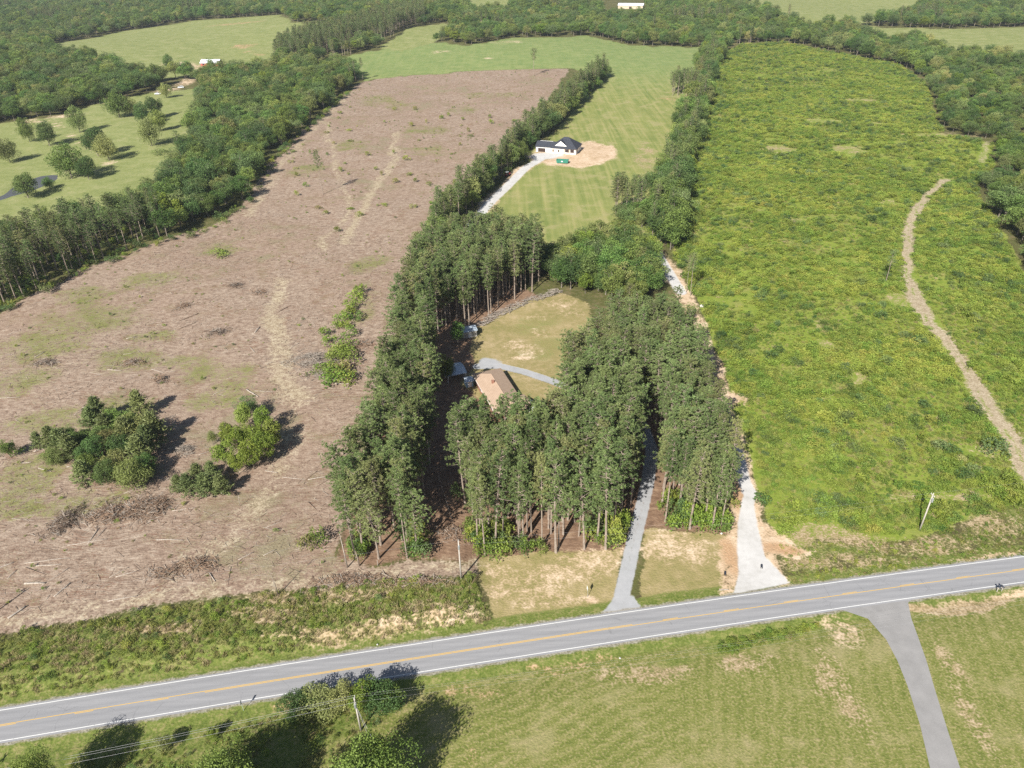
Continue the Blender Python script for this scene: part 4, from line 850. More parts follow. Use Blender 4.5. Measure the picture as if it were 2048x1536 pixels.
# island of saved trees in the lower left of the clearcut
ISLAND = [(203, 846, 8, 'p'), (283, 833, 8, 'p'), (314, 884, 9, 'p'), (289, 930, 9, 'p'), (172, 969, 7, 'p'), (148, 922, 8, 'p'), (113, 898, 7, 'p'), (82, 897, 5, 'p'), (187, 860, 7, 'p'),
                                       (221, 876, 7.5, 'p'), (260, 890, 8.5, 'p'), (128, 905, 7, 'p'), (300, 905, 8, 'p'), (191, 926, 8, 'b'), (277, 881, 8.5, 'b'), (111, 930, 5.5, 'b'), (217, 968, 7, 'b'), (273, 977, 8.5, 'b'),
                                       (225, 902, 7, 'b'), (245, 915, 7, 'b'), (165, 900, 6.5, 'b'), (240, 945, 7, 'b'), (205, 895, 7, 'b'), (255, 868, 7, 'b'), (180, 945, 6, 'b'), (140, 890, 6, 'b'), (295, 955, 7, 'b'), (235, 860, 7, 'b')]
IRANK = {}
for kd_ in 'pb':
    for n_, (x_, i_) in enumerate(sorted((t[0], i) for i, t in enumerate(ISLAND) if t[3] == kd_)): IRANK[i_] = ORD[n_]
for k, (px, py, h, kind) in enumerate(ISLAND):
    if kind == 'p': lone('young_pine', YPINES, k, px, py, h, 1.55, 'bushy young pine in the dark clearcut tree island, %s pine from its left end' % IRANK[k], 'pine', 4.0, 'young pines of the clearcut island')
    else: lone('broadleaf_tree', PASTO, k, px, py, h, 1.0, 'leafy young tree in the dark clearcut tree island, %s hardwood from its left end' % IRANK[k], 'tree', 13.0, 'hardwoods of the clearcut island')
lone('broadleaf_tree', OAKS, 1, 22, 915, 5.5, 1.1, 'small leafy tree standing alone left of the clearcut tree island', 'tree', 13.0)
for k, (px, py, h) in enumerate([(455, 936, 9), (509, 938, 9.5), (537, 924, 10), (485, 909, 9.5), (533, 868, 9), (492, 858, 8.5), (461, 892, 8), (515, 905, 10), (550, 895, 9), (478, 948, 7)]):
    lone('poplar_tree', POPS, k, px, py, h, .95, 'bright yellow-green poplar in the clump right of the clearcut tree island', 'poplar', 13.0, 'poplars of the bright clump')
for k, (px, py, h) in enumerate([(383, 988, 6), (417, 991, 6.5), (448, 990, 6), (362, 985, 5), (430, 965, 6), (400, 965, 5.5)]):
    lone('young_pine', YPINES, k, px, py, h, 1.6, 'young pine in the low clump just below the bright poplars', 'pine', 4.0, 'young pines below the poplars')
lone('broadleaf_tree', OAKS, 2, 499, 834, 6.5, 1.1, 'dark round tree behind the bright poplar clump', 'tree', 13.0)
lone('broadleaf_tree', OAKS, 3, 427, 889, 4, 1.0, 'small dark tree left of the bright poplars', 'tree', 13.0)
for k, (px, py, h, wv, kd) in enumerate([(721, 588, 4, 1.5, 'pop'), (699, 634, 3.5, 1.6, 'pop'), (651, 672, 3.5, 1.2, 'pop'), (674, 656, 2.5, 1.3, 'gum'), (692, 656, 2.8, 1.4, 'gum'), (699, 673, 3.5, 1.6, 'oakb'), (677, 707, 3, 1.8, 'bramble'),
                                         (695, 697, 3.5, 1.8, 'oakb'), (674, 760, 4, 2.6, 'gum'), (700, 722, 4, 2.2, 'oakb'), (643, 741, 2, 1.6, 'gum'), (685, 745, 3.5, 2.2, 'bramble'), (712, 600, 3.5, 1.8, 'gum'), (705, 618, 3.6, 1.8, 'pop'), (712, 640, 3, 1.6, 'oakb'), (686, 640, 3, 1.6, 'gum'), (660, 690, 3, 1.6, 'gum'), (690, 712, 3.4, 2.0, 'gum'), (664, 720, 2.6, 1.6, 'oakb'), (662, 748, 3.4, 2.0, 'gum'), (690, 765, 3.4, 2.0, 'gum')]):
    x, y = at(px, py); me = SHRUBS[kd][k % 3]; H_ = dict(gum=1.9, oakb=1.8, bramble=1.0, darkb=2.4, pop=2.6)[kd]
    tag(obj('shrub', me, None, (x, y, float(hz(x, y))), k * 1.3, (wv * 1.55, wv * 1.55, 1.1 * h / H_)), 'bright shrub in the thicket row between clearcut and pine strip', 'shrub', 'shrubs of the thicket row beside the pine strip')

# south of the road
for k, (px, py, h, ws, lb) in enumerate([
    (600, 1428, 5.0, 1.4, 'small dark green tree left of the leaning roadside pole'), (650, 1424, 6.2, 1.3, 'light olive tree by the road left of the roadside pole'),
    (690, 1420, 6.0, 1.2, 'thin olive tree directly behind the roadside pole'), (735, 1420, 7.8, 1.15, 'bright green tree by the road just right of the roadside pole'),
    (765, 1424, 7.5, 1.0, 'brownish tree at the right end of the roadside row'), (782, 1412, 6.0, .9, 'low tree ending the roadside row beside the mown field'),
    (330, 1503, 3.6, 1.15, 'rounded reddish bush alone below the road at lower left'), (428, 1478, 3.4, .8, 'small upright tree below the road sign')]):
    lone('roadside_tree', [PASTO[1], PASTO[0], OAKS[3], POPS[0]], k, px, py, h, ws, lb, 'tree', 13.0)
BIG_L = leaf_mat('shade_tree_leaves', (0.08, 0.13, 0.025), (0.22, 0.28, 0.06), (0.22, 0.26, 0.06), .28, .03, .2)
BIG = [broadleaf(201 + i, H=16, R=6.2, nl=64, per=300, ls=.3, cb=.2, mat=BIG_L, tr=.34) for i in range(2)]
CT = 1 / math.tan(SUN_EL)
def by_shadow(px, py, h): p = G(px, py); return p[0] - math.sin(SUN_AZ) * h * CT * .93, p[1] - math.cos(SUN_AZ) * h * CT * .93
for k, (px, py, h, s, lb) in enumerate([
    (880, 1416, 17, 1.0, 'large broad tree at the bottom edge whose round shadow falls on the mown field'), (770, 1490, 16, 1.0, 'large tree at the bottom edge between the two others'),
    (640, 1440, 16, 1.0, 'large bright tree at the bottom edge left of the roadside pole'), (560, 1465, 15, 1.0, 'large tree at the bottom edge, leftmost of the big crowns'),
    (262, 1462, 13, .9, 'tree just beyond the bottom edge shading the lower left verge')]):
    x, y = by_shadow(px, py, h); place_tree('shade_tree', BIG[k % 2], x, y, s * h / 16, h / 16, k * 1.9, lb, 'tree')

# ------------------------------------------------------------------ undergrowth, scrub, brush (masses nobody could count)
ALLS = [m_ for k in ('gum', 'oakb', 'bramble', 'darkb', 'pop') for m_ in SHRUBS[k]] + TUFTS      # 15 shrubs + 3 tufts
def zpts(Q): return np.stack([Q[:, 0], Q[:, 1], hz(Q[:, 0], Q[:, 1]) - .03], 1)
def mass(name, Q, probs, s0, s1, label, cat, seed, hs=1.0):
    """probs over gum, oakb, bramble, darkb, pop, green tuft, dry tuft, yellow tuft"""
    r = np.random.default_rng(seed); n = len(Q); p = np.array(probs, float); p /= p.sum(); k = r.choice(8, n, p=p)
    idx = np.where(k < 5, k * 3 + r.integers(0, 3, n), 10 + k); s = r.uniform(s0, s1, n) ** 1.0
    S = np.stack([s * r.uniform(.85, 1.2, n), s * r.uniform(.85, 1.2, n), s * hs * r.uniform(.7, 1.25, n)], 1)
    tf = k >= 5; S[tf] = S[tf] * 1.5
    return scatter(name, ALLS, zpts(Q), S, r.uniform(0, 6.28, n), idx, label, cat)
r = np.random.default_rng(61)
SQ = grid_pts(W['SCRUB'], 1.4, .48, 61); SQ = keep_out(SQ, [W['LANE_SKIRT']], [(W['TRACK'], 2.6), (W['LANE'], 4.2), (W['TRACK2'], 3)]); SQ = SQ[in_view(SQ, 1, 300)]
def cover_at(Q, ch):
    ix = np.clip(np.searchsorted(gx, Q[:, 0]), 0, nx_ - 1); iy = np.clip(np.searchsorted(gy, Q[:, 1]), 0, ny_ - 1); return M[ch, iy * nx_ + ix]
dens = vnoise(SQ[:, 0], SQ[:, 1], 24, 12) * .45 + vnoise(SQ[:, 0], SQ[:, 1], 8, 13) * .55
big_ = vnoise(SQ[:, 0], SQ[:, 1], 30, 14) * .5 + vnoise(SQ[:, 0], SQ[:, 1], 9, 15) * .5
k = (r.uniform(0, 1, len(SQ)) < np.clip((dens - .2) * 3.4, .15, .97)) & (cover_at(SQ, C_DRY) < .3)
SQ, big_, dens = SQ[k], big_[k], dens[k]; up_ = SQ[:, 1] > 260
NQ = grid_pts(GP([(1520, 1070), (1480, 880), (1440, 720), (1420, 640), (2048, 640), (2120, 1000), (1980, 1030), (1700, 1078)]), .85, .48, 160); NQ = keep_out(NQ, [W['LANE_SKIRT']], [(W['TRACK'], 2.4), (W['LANE'], 4.2)]); NQ = NQ[(np.random.default_rng(161).uniform(0, 1, len(NQ)) < .75) & (cover_at(NQ, C_DRY) < .35)]
mass('scrub_grass', NQ, (2.6, .5, 2.2, 0, 0, 1.6, .5, 3), .22, .5, 'low weedy grass under the scrub in the lower right field', 'grass', 162)
ed_ = sdf_poly(W['SCRUB'], SQ[:, 0], SQ[:, 1]); n3 = vnoise(SQ[:, 0], SQ[:, 1], 13, 35) * .6 + vnoise(SQ[:, 0], SQ[:, 1], 40, 36) * .4
kD = (r.uniform(0, 1, len(SQ)) < .2 * sstep(.52, .7, n3) + .22 * sstep(-14, -2, ed_) * (SQ[:, 1] > 190) + .07 * (SQ[:, 1] > 300))
mass('scrub_brush', SQ[kD], (.6, 4, .6, 1.6, 1.2, 0, 0, 0), .8, 1.7, 'darker green brush dotted through the bright scrub field', 'brush', 163, .8)
SQ, big_ = SQ[~kD], big_[~kD]
kA = big_ > .53; kB = (big_ <= .53) & (big_ > .4); kC = big_ <= .4
mass('scrub_growth', SQ[kA], (9, .8, .8, .1, 2.6, 0, 0, .6), .8, 1.75, 'bright yellow-green scrub clumps in the field right of the pale lane', 'scrub', 62, .65)
mass('scrub_thicket', SQ[kB], (5.5, 2.2, 1.5, .3, 1.6, .5, .2, .8), .5, 1.2, 'mid green scrub thicket in the field right of the pale lane', 'scrub', 63, .7)
mass('scrub_weeds', SQ[kC], (2.5, 1.2, 4.0, .2, .2, 1.8, .8, 2.4), .35, .8, 'low olive weeds between the scrub clumps right of the pale lane', 'weeds', 60)
BQ = grid_pts(W['BANK'], 1.0, .48, 64); BQ = BQ[in_view(BQ, 1, 300)]; d_ = cover_at(BQ, C_DRY); v_ = vnoise(BQ[:, 0], BQ[:, 1], 5, 15)
dR = (BQ[:, 1] - ROADC(BQ[:, 0])); kb = (dR > 5.6)
BQ, d_, v_ = BQ[kb], d_[kb], v_[kb]; sel = (v_ > .38) & (d_ < .5); r = np.random.default_rng(65)
mass('bank_brush', BQ[sel], (1.2, 1.0, 5, .2, .3, 2.2, 2.2, 1.2), .35, .8, 'tangled olive brush on the bank above the road', 'brush', 65)
mass('bank_grass', BQ[~sel], (0, 0, .5, 0, 0, 2, 4, 1), .45, .9, 'dry tan grass on the bank above the road', 'grass', 66)
VQ = grid_pts(np.concatenate([W['VERGE_NE']]), .9, .48, 67)
mass('verge_grass', VQ[r.uniform(0, 1, len(VQ)) < .7], (.5, .1, .8, 0, 0, 3, 1.5, 3), .3, .6, 'rough grass beside the road below the scrub field', 'grass', 67)
EQ = np.concatenate([grid_pts(GP([(950, 1112), (1245, 1100), (1262, 1030), (1110, 1040), (945, 1060)]), 2.1, .45, 68), line_pts(GP([(950, 1105), (938, 1050), (922, 985)]), 2.0, 3, 168), line_pts(GP([(1250, 1090), (1286, 985)]), 2.4, 3, 170), grid_pts(GP([(1305, 1062), (1455, 1068), (1462, 1010), (1312, 1000)]), 1.9, .45, 69),
                     grid_pts(GP([(690, 1122), (850, 1118), (850, 1070), (715, 1068)]), 1.9, .45, 70), grid_pts(GP([(1270, 800), (1330, 800), (1330, 700), (1265, 700)]), 3.2, .45, 71)])
EQ = keep_out(EQ, [], [(W['DRIVE'], 2.6), (W['LANE'], 3.5)]); kq = vnoise(EQ[:, 0], EQ[:, 1], 7, 16) > .28
mass('grove_undergrowth', EQ[kq], (1.6, 4.2, .8, 2.6, 3, 0, 0, 0), .8, 1.9, 'leafy undergrowth at the foot of the pine stands', 'undergrowth', 72, 1.6)
UQ = np.concatenate([grid_pts(Z_LPINE, 3.4, .45, 73), line_pts(GP([(0, 634), (60, 597), (150, 550), (300, 492), (420, 460), (505, 398), (530, 345), (600, 270), (700, 182)]), 2.2, 6, 74), line_pts(H_LEFT, 2.0, 9, 75), line_pts(H_RIGHT, 1.6, 14, 76)])
mass('edge_undergrowth', UQ[np.random.default_rng(77).uniform(0, 1, len(UQ)) < .75], (1.2, 3, 1.5, 3, 1, 0, 0, 0), .8, 1.7, 'shrubby undergrowth along the woods and tree lines', 'undergrowth', 78)
CQ = grid_pts(W['CLEARCUT'], 3.6, .5, 79); CQ = CQ[in_view(CQ, 1, 300)]; cw = cover_at(CQ, C_WEED); vq = vnoise(CQ[:, 0], CQ[:, 1], 12, 17)
r = np.random.default_rng(80); CQ = keep_out(CQ[r.uniform(0, 1, len(CQ)) < (.06 + .55 * cw + .45 * (vq > .66))], [], [(p, 3) for p in WSKID])
mass('clearcut_weeds', CQ, (1, 1, 3, .5, .8, 3, 2.5, 1.5), .2, .55, 'small weeds and sprouts scattered over the brown clearcut', 'weeds', 81)
MQ = grid_pts(GP([(1430, 1308), (1440, 1283), (1540, 1262), (1640, 1246), (1632, 1262), (1540, 1285), (1470, 1305)]), .7, .45, 82)
mass('ditch_weeds', MQ, (6, 0, 1, 0, 0, 1, 0, 3), .3, .65, 'bright yellow-green weeds filling the ditch below the road', 'weeds', 82)
# tall edge grass and weeds around the lower left trees
LQ = grid_pts(GP([(0, 1560), (300, 1490), (560, 1432), (760, 1400), (770, 1440), (640, 1540), (600, 1600), (0, 1640)]), 1.3, .48, 83)
mass('verge_weeds', LQ[vnoise(LQ[:, 0], LQ[:, 1], 6, 18) > .42], (.5, 1, 3, .6, 0, 3, 2, 1), .3, .75, 'rough weeds below the road at lower left', 'weeds', 83)

# ------------------------------------------------------------------ countable shrubs
HS = dict(gum=1.9, oakb=1.8, bramble=1.0, darkb=2.4, pop=2.6)
def put_shrub(x, y, kd, h, wv, label, group, rz, name='shrub'):
    tag(obj(name, SHRUBS[kd][int(rz * 10) % 3], None, (x, y, float(hz(x, y)) - .03), rz, (wv, wv, h / HS[kd])), label, 'shrub', group)
r = np.random.default_rng(84)
Q = grid_pts(W['SCRUB'], 9.0, .48, 85); Q = keep_out(Q[in_view(Q, 1, 0)], [W['LANE_SKIRT']], [(W['TRACK'], 4.0), (W['LANE'], 5)]); Q = Q[np.argsort(np.hypot(Q[:, 0], Q[:, 1]))][:170]
TRW = W['TRACK']
for q in Q:
    kd = ('darkb', 'oakb', 'gum', 'pop')[int(r.choice(4, p=(.14, .34, .3, .22)))]
    px, py, _ = proj((q[0], q[1], 0)); dt = dist_line(TRW, q[:1], q[1:])[0]; xt = np.interp(q[1], TRW[:, 1], TRW[:, 0]) if q[1] < TRW[-1, 1] else 999
    dl = dist_line(W['LANE'], q[:1], q[1:])[0]
    if dt < 12: lb, gp = 'rounded green shrub growing close beside the pale dirt track', 'shrubs beside the dirt track'
    elif dl < 22: lb, gp = 'rounded green shrub in the scrub close beside the pale lane', 'shrubs beside the pale lane'
    elif q[0] > xt: lb, gp = 'rounded green shrub on the far right side of the dirt track', 'shrubs right of the dirt track'
    elif q[1] < 160: lb, gp = 'rounded green shrub low in the scrub field near the road', 'shrubs in the scrub near the road'
    elif q[1] < 230: lb, gp = 'rounded green shrub in the middle of the scrub field', 'shrubs in the middle scrub'
    else: lb, gp = 'rounded green shrub in the upper half of the scrub field', 'shrubs in the upper scrub'
    put_shrub(q[0], q[1], kd, r.uniform(1.6, 3.2), r.uniform(.9, 1.7), lb, gp, r.uniform(0, 6.28))
for px, py, h, wv, kd, lb in [(1518, 1010, 4.0, 1.5, 'darkb', 'tall dark shrub standing on the pale skirt of the lane mouth'), (1985, 905, 4.6, 2.6, 'darkb', 'big blue-green bush beside the dirt track near the right edge'),
                              (320, 308, 3.0, 4.2, 'darkb', 'low wide dark bush alone in the left pasture'), (437, 512, 3.0, 3.4, 'oakb', 'green bush alone in the upper middle of the clearcut'),
                              (38, 912, 3.0, 1.5, 'oakb', 'leafy bush beside the small tree at the left edge of the clearcut'), (640, 1085, 4.5, 2.0, 'oakb', 'bush at the clearcut edge left of the two bare trunks'),
                              (615, 1092, 3.2, 1.7, 'bramble', 'olive bush at the clearcut edge, outermost of two'), (942, 1160, 2.6, .9, 'bramble', 'upright bush just right of the pole on the lot'),
                              (975, 1112, 4.5, 1.6, 'oakb', 'dark bush at the left front corner of the pine grove'), (1085, 1105, 2.4, 1.1, 'oakb', 'low round bush in front of the pine grove, middle'),
                              (1225, 1095, 3.6, 1.3, 'darkb', 'blue-green bush at the front of the grove next to the driveway')]:
    x, y = at(px, py); put_shrub(x, y, kd, h, wv, lb, None, (px % 60) / 10.0)
r = np.random.default_rng(86); Q = grid_pts(GP([(640, 250), (740, 165), (1130, 142), (1060, 230), (960, 330), (880, 430), (700, 500), (600, 420), (560, 330)]), 15, .5, 87)
for q in Q[r.uniform(0, 1, len(Q)) < .42][:60]:
    put_shrub(q[0], q[1], ('gum', 'oakb', 'bramble', 'pop')[int(r.choice(4, p=(.4, .1, .3, .2)))], r.uniform(.9, 3.6), r.uniform(.7, 1.9), 'ragged green shrub in the upper part of the brown clearcut', 'shrubs in the upper clearcut', r.uniform(0, 6.28))

# ------------------------------------------------------------------ slash, logs, brush piles, snags
def sticks(P, L, R, az, el, n=3):
    """prisms: centre P, length L, radius R, heading az, tilt el"""
    N = len(P); d = np.stack([np.cos(az) * np.cos(el), np.sin(az) * np.cos(el), np.sin(el)], 1); a = unit(np.cross(d, np.array([0, 0, 1.0]))); b_ = np.cross(d, a); V = []
    for s_, k in ((-.5, 1.0), (.5, .6)):
        for j in range(n):
            an = 2 * math.pi * j / n; V.append(P + d * (L * s_)[:, None] + (a * math.cos(an) + b_ * math.sin(an)) * (R * k)[:, None])
    V = np.stack(V, 1).reshape(-1, 3); base = (np.arange(N) * 2 * n)[:, None]
    Fq = np.concatenate([base + np.array([[j, (j + 1) % n, n + (j + 1) % n, n + j]]) for j in range(n)])
    return V, Fq
def stick_field(name, Q, mat, l0, l1, r0, r1, seed, label):
    r = np.random.default_rng(seed); n = len(Q); P = zpts(Q); P[:, 2] += r.uniform(.04, .2, n); L = r.uniform(l0, l1, n) * r.uniform(.5, 1, n)
    az = np.where(r.uniform(0, 1, n) < .6, r.normal(.25, .5, n), r.uniform(0, 6.28, n)); V, Fq = sticks(P, L, r.uniform(r0, r1, n), az, r.normal(0, .09, n))
    tag(obj(name, mesh_np(name, V, Fq, [mat])), label, 'debris', None, 'stuff')
r = np.random.default_rng(90)
Q = grid_pts(GP([(-60, 720), (0, 640), (300, 500), (520, 420), (840, 480), (800, 640), (760, 850), (690, 1080), (670, 1130), (560, 1172), (0, 1255), (-120, 1270)]), 1.25, .5, 91)
v = vnoise(Q[:, 0], Q[:, 1], 9, 19) * .6 + vnoise(Q[:, 0], Q[:, 1], 28, 20) * .4; Q = Q[in_view(Q, 1, 10)] if False else Q
k = r.uniform(0, 1, len(Q)) < np.clip((v - .33) * 2.2, .05, .9); Q = keep_out(Q[k], [], [(p, 1.5) for p in WSKID]); h_ = np.arange(len(Q)) % 3
stick_field('pale_slash', Q[h_ == 0], DEADW, .5, 3.2, .025, .055, 92, 'bleached sticks strewn over the brown clearcut')
stick_field('dark_slash', Q[h_ > 0], DEADD, .4, 2.6, .025, .06, 93, 'dark broken branches strewn over the brown clearcut')
def log(px, py, L, R, az, mat, label, group=None, name='log'):
    p = G(px, py); m_ = MB(); n = 9; r_ = np.random.default_rng(int(px * 3 + py))
    pts = [(L * (t - .5), .06 * L * math.sin(t * 2.4 + px) * .25, R * .8 + .02 * L * r_.normal() * .3) for t in np.linspace(0, 1, 5)]
    m_.tube(pts, [R * (1 - .35 * t) for t in np.linspace(0, 1, 5)], n)
    if L > 3:
        t0 = pts[2]; m_.tube([t0, (t0[0] + .5, t0[1] + .5, t0[2] + .35)], [R * .35, R * .15], 4)
    return tag(m_.build(name, mat, None, True, tuple(p), az), label, 'log', group)
for px, py, L, R, az, mt, lb in [
    (70, 1168, 4.2, .22, .02, DEADW, 'thick white log lying level near the lower left of the clearcut'), (35, 1225, 3.6, .2, 1.0, DEADW, 'grey log slanting up at the lower left corner of the clearcut'),
    (125, 1180, 4.0, .14, 1.15, DEADW, 'grey split log standing out of the debris at lower left'), (415, 1145, 6.0, .13, .75, DEADD, 'dark log crossing another in the lower clearcut'),
    (425, 1155, 3.0, .13, -.9, DEADW, 'short pale log crossed by a dark one in the lower clearcut'), (245, 1198, 5.5, .12, .2, DEADW, 'pale log beside the grass line above the road bank'),
    (340, 1081, 6.0, .13, -.05, DEADW, 'pale log lying level right of the big debris heap'), (175, 1085, 8.0, .1, .2, DEADW, 'long thin pale pole left of the centre debris'),
    (95, 1122, 9.0, .1, .15, DEADW, 'long pale pole in the lower left clearcut'), (515, 660, 4.0, .2, 1.4, DEADW, 'grey upright log in the middle of the clearcut'), (565, 620, 5, .16, 1.0, DEADD, 'dark slanting log beside the skid trail'),
    (378, 635, 7, .16, .85, DEADD, 'dark long log, upper of two parallel ones'), (374, 652, 6, .14, .8, DEADD, 'dark long log, lower of two parallel ones'), (505, 787, 6, .2, -.7, DEADW, 'pale log with broken end behind the poplar clump'),
    (505, 700, 4, .12, -.9, DEADW, 'pale short log left of the wide skid trail'), (690, 768, 6, .12, -.1, DEADW, 'pale branch lying below the thicket row'), (90, 940, 4, .12, -.3, DEADW, 'white log below the clearcut tree island'),
    (15, 796, 7, .1, .1, DEADW, 'white pole near the left edge of the clearcut'), (545, 487, 6, .14, .5, DEADD, 'dark log in the upper middle of the clearcut'), (1448, 1180, 2.0, .12, .05, DEADW, 'grey log in the grass left of the white lane mouth')]:
    log(px, py, L, R, az, mt, lb)
r = np.random.default_rng(95)
for i in range(70):
    px, py = r.uniform(0, 660), r.uniform(660, 1170)
    g_ = G(px, py)
    if sdf_poly(W['CLEARCUT'], g_[:1], g_[1:2])[0] > -2: continue
    log(px, py, r.uniform(2.5, 6), r.uniform(.06, .13), r.normal(.2, .6), (DEADW, DEADW, DEADD)[i % 3], 'thin felled stem lying among the clearcut slash', 'thin stems in the clearcut slash')
def heap(px, py, rx, ry, h, n, label, mat, seed, l0=1.0, l1=3.0, rot=0.0, name='brush_pile'):
    r = np.random.default_rng(seed); c = G(px, py); a = r.uniform(0, 6.28, n); q = np.sqrt(r.uniform(0, 1, n)) * (1 + .35 * np.sin(2 * a + seed) + .25 * np.sin(5 * a + seed * 3)) * np.where(r.uniform(0, 1, n) < .25, 1.45, .85); x = np.cos(a) * q * rx; y = np.sin(a) * q * ry
    z = h * np.clip(1 - np.abs(q) ** 1.3, .02, 1) * r.uniform(.35, 1.05, n) + .1; cr, sr = math.cos(rot), math.sin(rot); P = np.stack([x * cr - y * sr, x * sr + y * cr, z], 1)
    V, Fq = sticks(P, r.uniform(l0, l1, n), r.uniform(.025, .075, n), r.uniform(0, 6.28, n), r.normal(0, .3, n)); V[:, 2] = np.maximum(V[:, 2], .01)
    o = obj(name, mesh_np(name, V, Fq, [mat, DEADW, DEADD], np.tile(r.choice(3, n, p=(.62, .3, .08)), 3)), None, tuple(c)); return tag(o, label, 'brush pile')
BROWNB = bark_mat('brown_brush', (0.16, 0.105, 0.07), (0.36, 0.25, 0.175))
for k, (px, py, rx, ry, h, n, lb, mt) in enumerate([
    (290, 1020, 7, 4, 2.0, 900, 'big tangled brown brush heap below the clearcut tree island', BROWNB), (215, 1030, 6, 3.5, 1.4, 600, 'brown brush heap left of the biggest heap', BROWNB), (130, 1045, 3, 6, 1.5, 420, 'dark charred brush row at the lower left', DEADD),
    (632, 722, 8, 6, 1.6, 750, 'wide grey brush heap beside the thicket row', DEADW), (655, 750, 5, 4, 1.2, 300, 'grey brush heap under the big thicket shrub', DEADW), (471, 572, 3, 2.2, 1.4, 160, 'small dark brush pile high in the clearcut, left of two', DEADD),
    (519, 586, 3, 2.2, 1.2, 150, 'small brown brush pile high in the clearcut, right of two', BROWNB), (366, 613, 3, 2.2, 1.2, 150, 'small brown brush pile left of the two parallel logs', BROWNB), (436, 666, 3.5, 2.4, 1.4, 190, 'dark brush pile in the middle of the clearcut', DEADD),
    (263, 727, 4.5, 2.6, 1.2, 220, 'brown brush pile left of the green weed patch', BROWNB), (92, 727, 3.5, 2.4, 1.4, 180, 'dark brush pile near the left edge of the clearcut', DEADD), (321, 760, 2.6, 2, 1.4, 150, 'brown brush pile above the clearcut tree island', BROWNB),
    (369, 902, 3, 2, 1.2, 150, 'pale stick pile right of the clearcut tree island', DEADW), (727, 690, 4, 3, 1.0, 180, 'red-brown brush pile right of the thicket row', BROWNB), (700, 1162, 9, 1.6, .9, 320, 'purple-brown brush row on top of the road bank', BROWNB),
    (840, 1165, 6, 1.4, .8, 220, 'brown brush row on the bank left of the pole', BROWNB), (395, 1130, 4, 2.5, 1.0, 220, 'brown brush pile near the crossed logs', BROWNB), (330, 1150, 4, 2, .8, 160, 'low brown brush pile in the lower clearcut', BROWNB),
    (905, 1068, 4, 2, 1.0, 200, 'brown brush pile at the mouth of the alley', BROWNB)]):
    heap(px, py, rx, ry, h, n, lb, mt, 300 + k)
wr = GP([(960, 652), (985, 635), (1015, 622), (1045, 606), (1075, 597), (1100, 590), (1120, 582)])
Qw = line_pts(wr, .12, 3.2, 96); rw = np.random.default_rng(97); Pw = zpts(Qw); Pw[:, 2] += rw.uniform(.05, .9, len(Qw)); c0 = Pw.mean(0)
V, Fq = sticks(Pw - c0, rw.uniform(.8, 4, len(Qw)), rw.uniform(.04, .13, len(Qw)), rw.normal(.6, .6, len(Qw)), rw.normal(0, .2, len(Qw)))
tag(obj('windrow', mesh_np('windrow', V, Fq, [DEADW]), None, tuple(c0)), 'long grey windrow of logs and sticks along the lawn clearing edge', 'windrow')
def snag(px, py, h, rad, label, lean=(0, 0), n=5, seed=0):
    p = G(px, py); m_ = MB(); r = np.random.default_rng(seed); m_.tube([(0, 0, -.1), (lean[0] * .4, lean[1] * .4, h * .5), (lean[0], lean[1], h)], [rad, rad * .75, rad * .3], 7)
    root = empty('snag', tuple(p)); tag(root, label, 'dead trunk'); m_.build('trunk', DEADW if seed % 2 else BARK_P, root, True)
    b2 = MB()
    for i in range(n):
        z = h * r.uniform(.4, .95); a = r.uniform(0, 6.28); l = r.uniform(.3, 1.2); b2.tube([(lean[0] * z / h, lean[1] * z / h, z), (lean[0] * z / h + math.cos(a) * l, lean[1] * z / h + math.sin(a) * l, z + .25)], [.035, .012], 4)
    if n: b2.build('branches', DEADW, root)
for k, a in enumerate([(695, 1135, 9.5, .15, 'tallest bare grey trunk at the left front of the pine strip', (-.3, 0), 2), (719, 1132, 4.3, .16, 'short bare trunk right of the tallest grey trunk', (-.3, 0), 0), (756, 1131, 1.6, .13, 'low stump-like trunk in front of the pine strip', (0, 0), 0),
                       (557, 1190, 5.8, .12, 'dead branching snag beside the road bank in the lower clearcut', (-.4, 0), 7), (862, 905, 6, .07, 'pale dead stem in the shaded alley', (.1, 0), 5), (120, 800, 5, .06, 'thin bare sapling above the clearcut tree island', (.1, 0), 4), (480, 1012, 3.5, .06, 'thin bare stem in the lower clearcut', (.3, 0), 4)]):
    snag(*a, seed=k + 1)

# ------------------------------------------------------------------ buildings
SHINGLE = None
def shingle_m(name, c1, c2, row=0.35):
    b = NB(name); o_ = b.objc(); n1 = b.noise(o_, 1.2, 4); n2 = b.noise(b.mapping(o_, 0, (1, 6, 6)), 2.0, 3); wv = b.n('ShaderNodeTexWave', wave_type='BANDS', bands_direction='Z'); b.link(o_, wv.inputs[0]); wv.inputs['Scale'].default_value = 2.2; wv.inputs['Distortion'].default_value = 1.5
    c = b.ramp(b.math('ADD', b.math('MULTIPLY', n1, .5), b.math('MULTIPLY', n2, .5)), [(.35, c1), (.65, c2)]); c = b.mix(b.math('MULTIPLY', wv.outputs['Fac'], .25), c, tuple(x * .6 for x in c1))
    return b.done(c, .9, .15)
ROOFB = shingle_m('brown_shingles', (.32, .23, .165), (.41, .305, .225)); ROOFD = shingle_m('charcoal_shingles', (.03, .034, .044), (.055, .06, .075))
BRICK = plain('brick_wall', (.26, .13, .09)); WHITEW = plain('white_siding', (.72, .71, .69), .6, .3, .05); GLASSD = plain('dark_glass', (.02, .025, .03), .15, .5, .2); METALR = plain('pale_metal_roof', (.42, .47, .52), .45, .4, .1, 1.0)
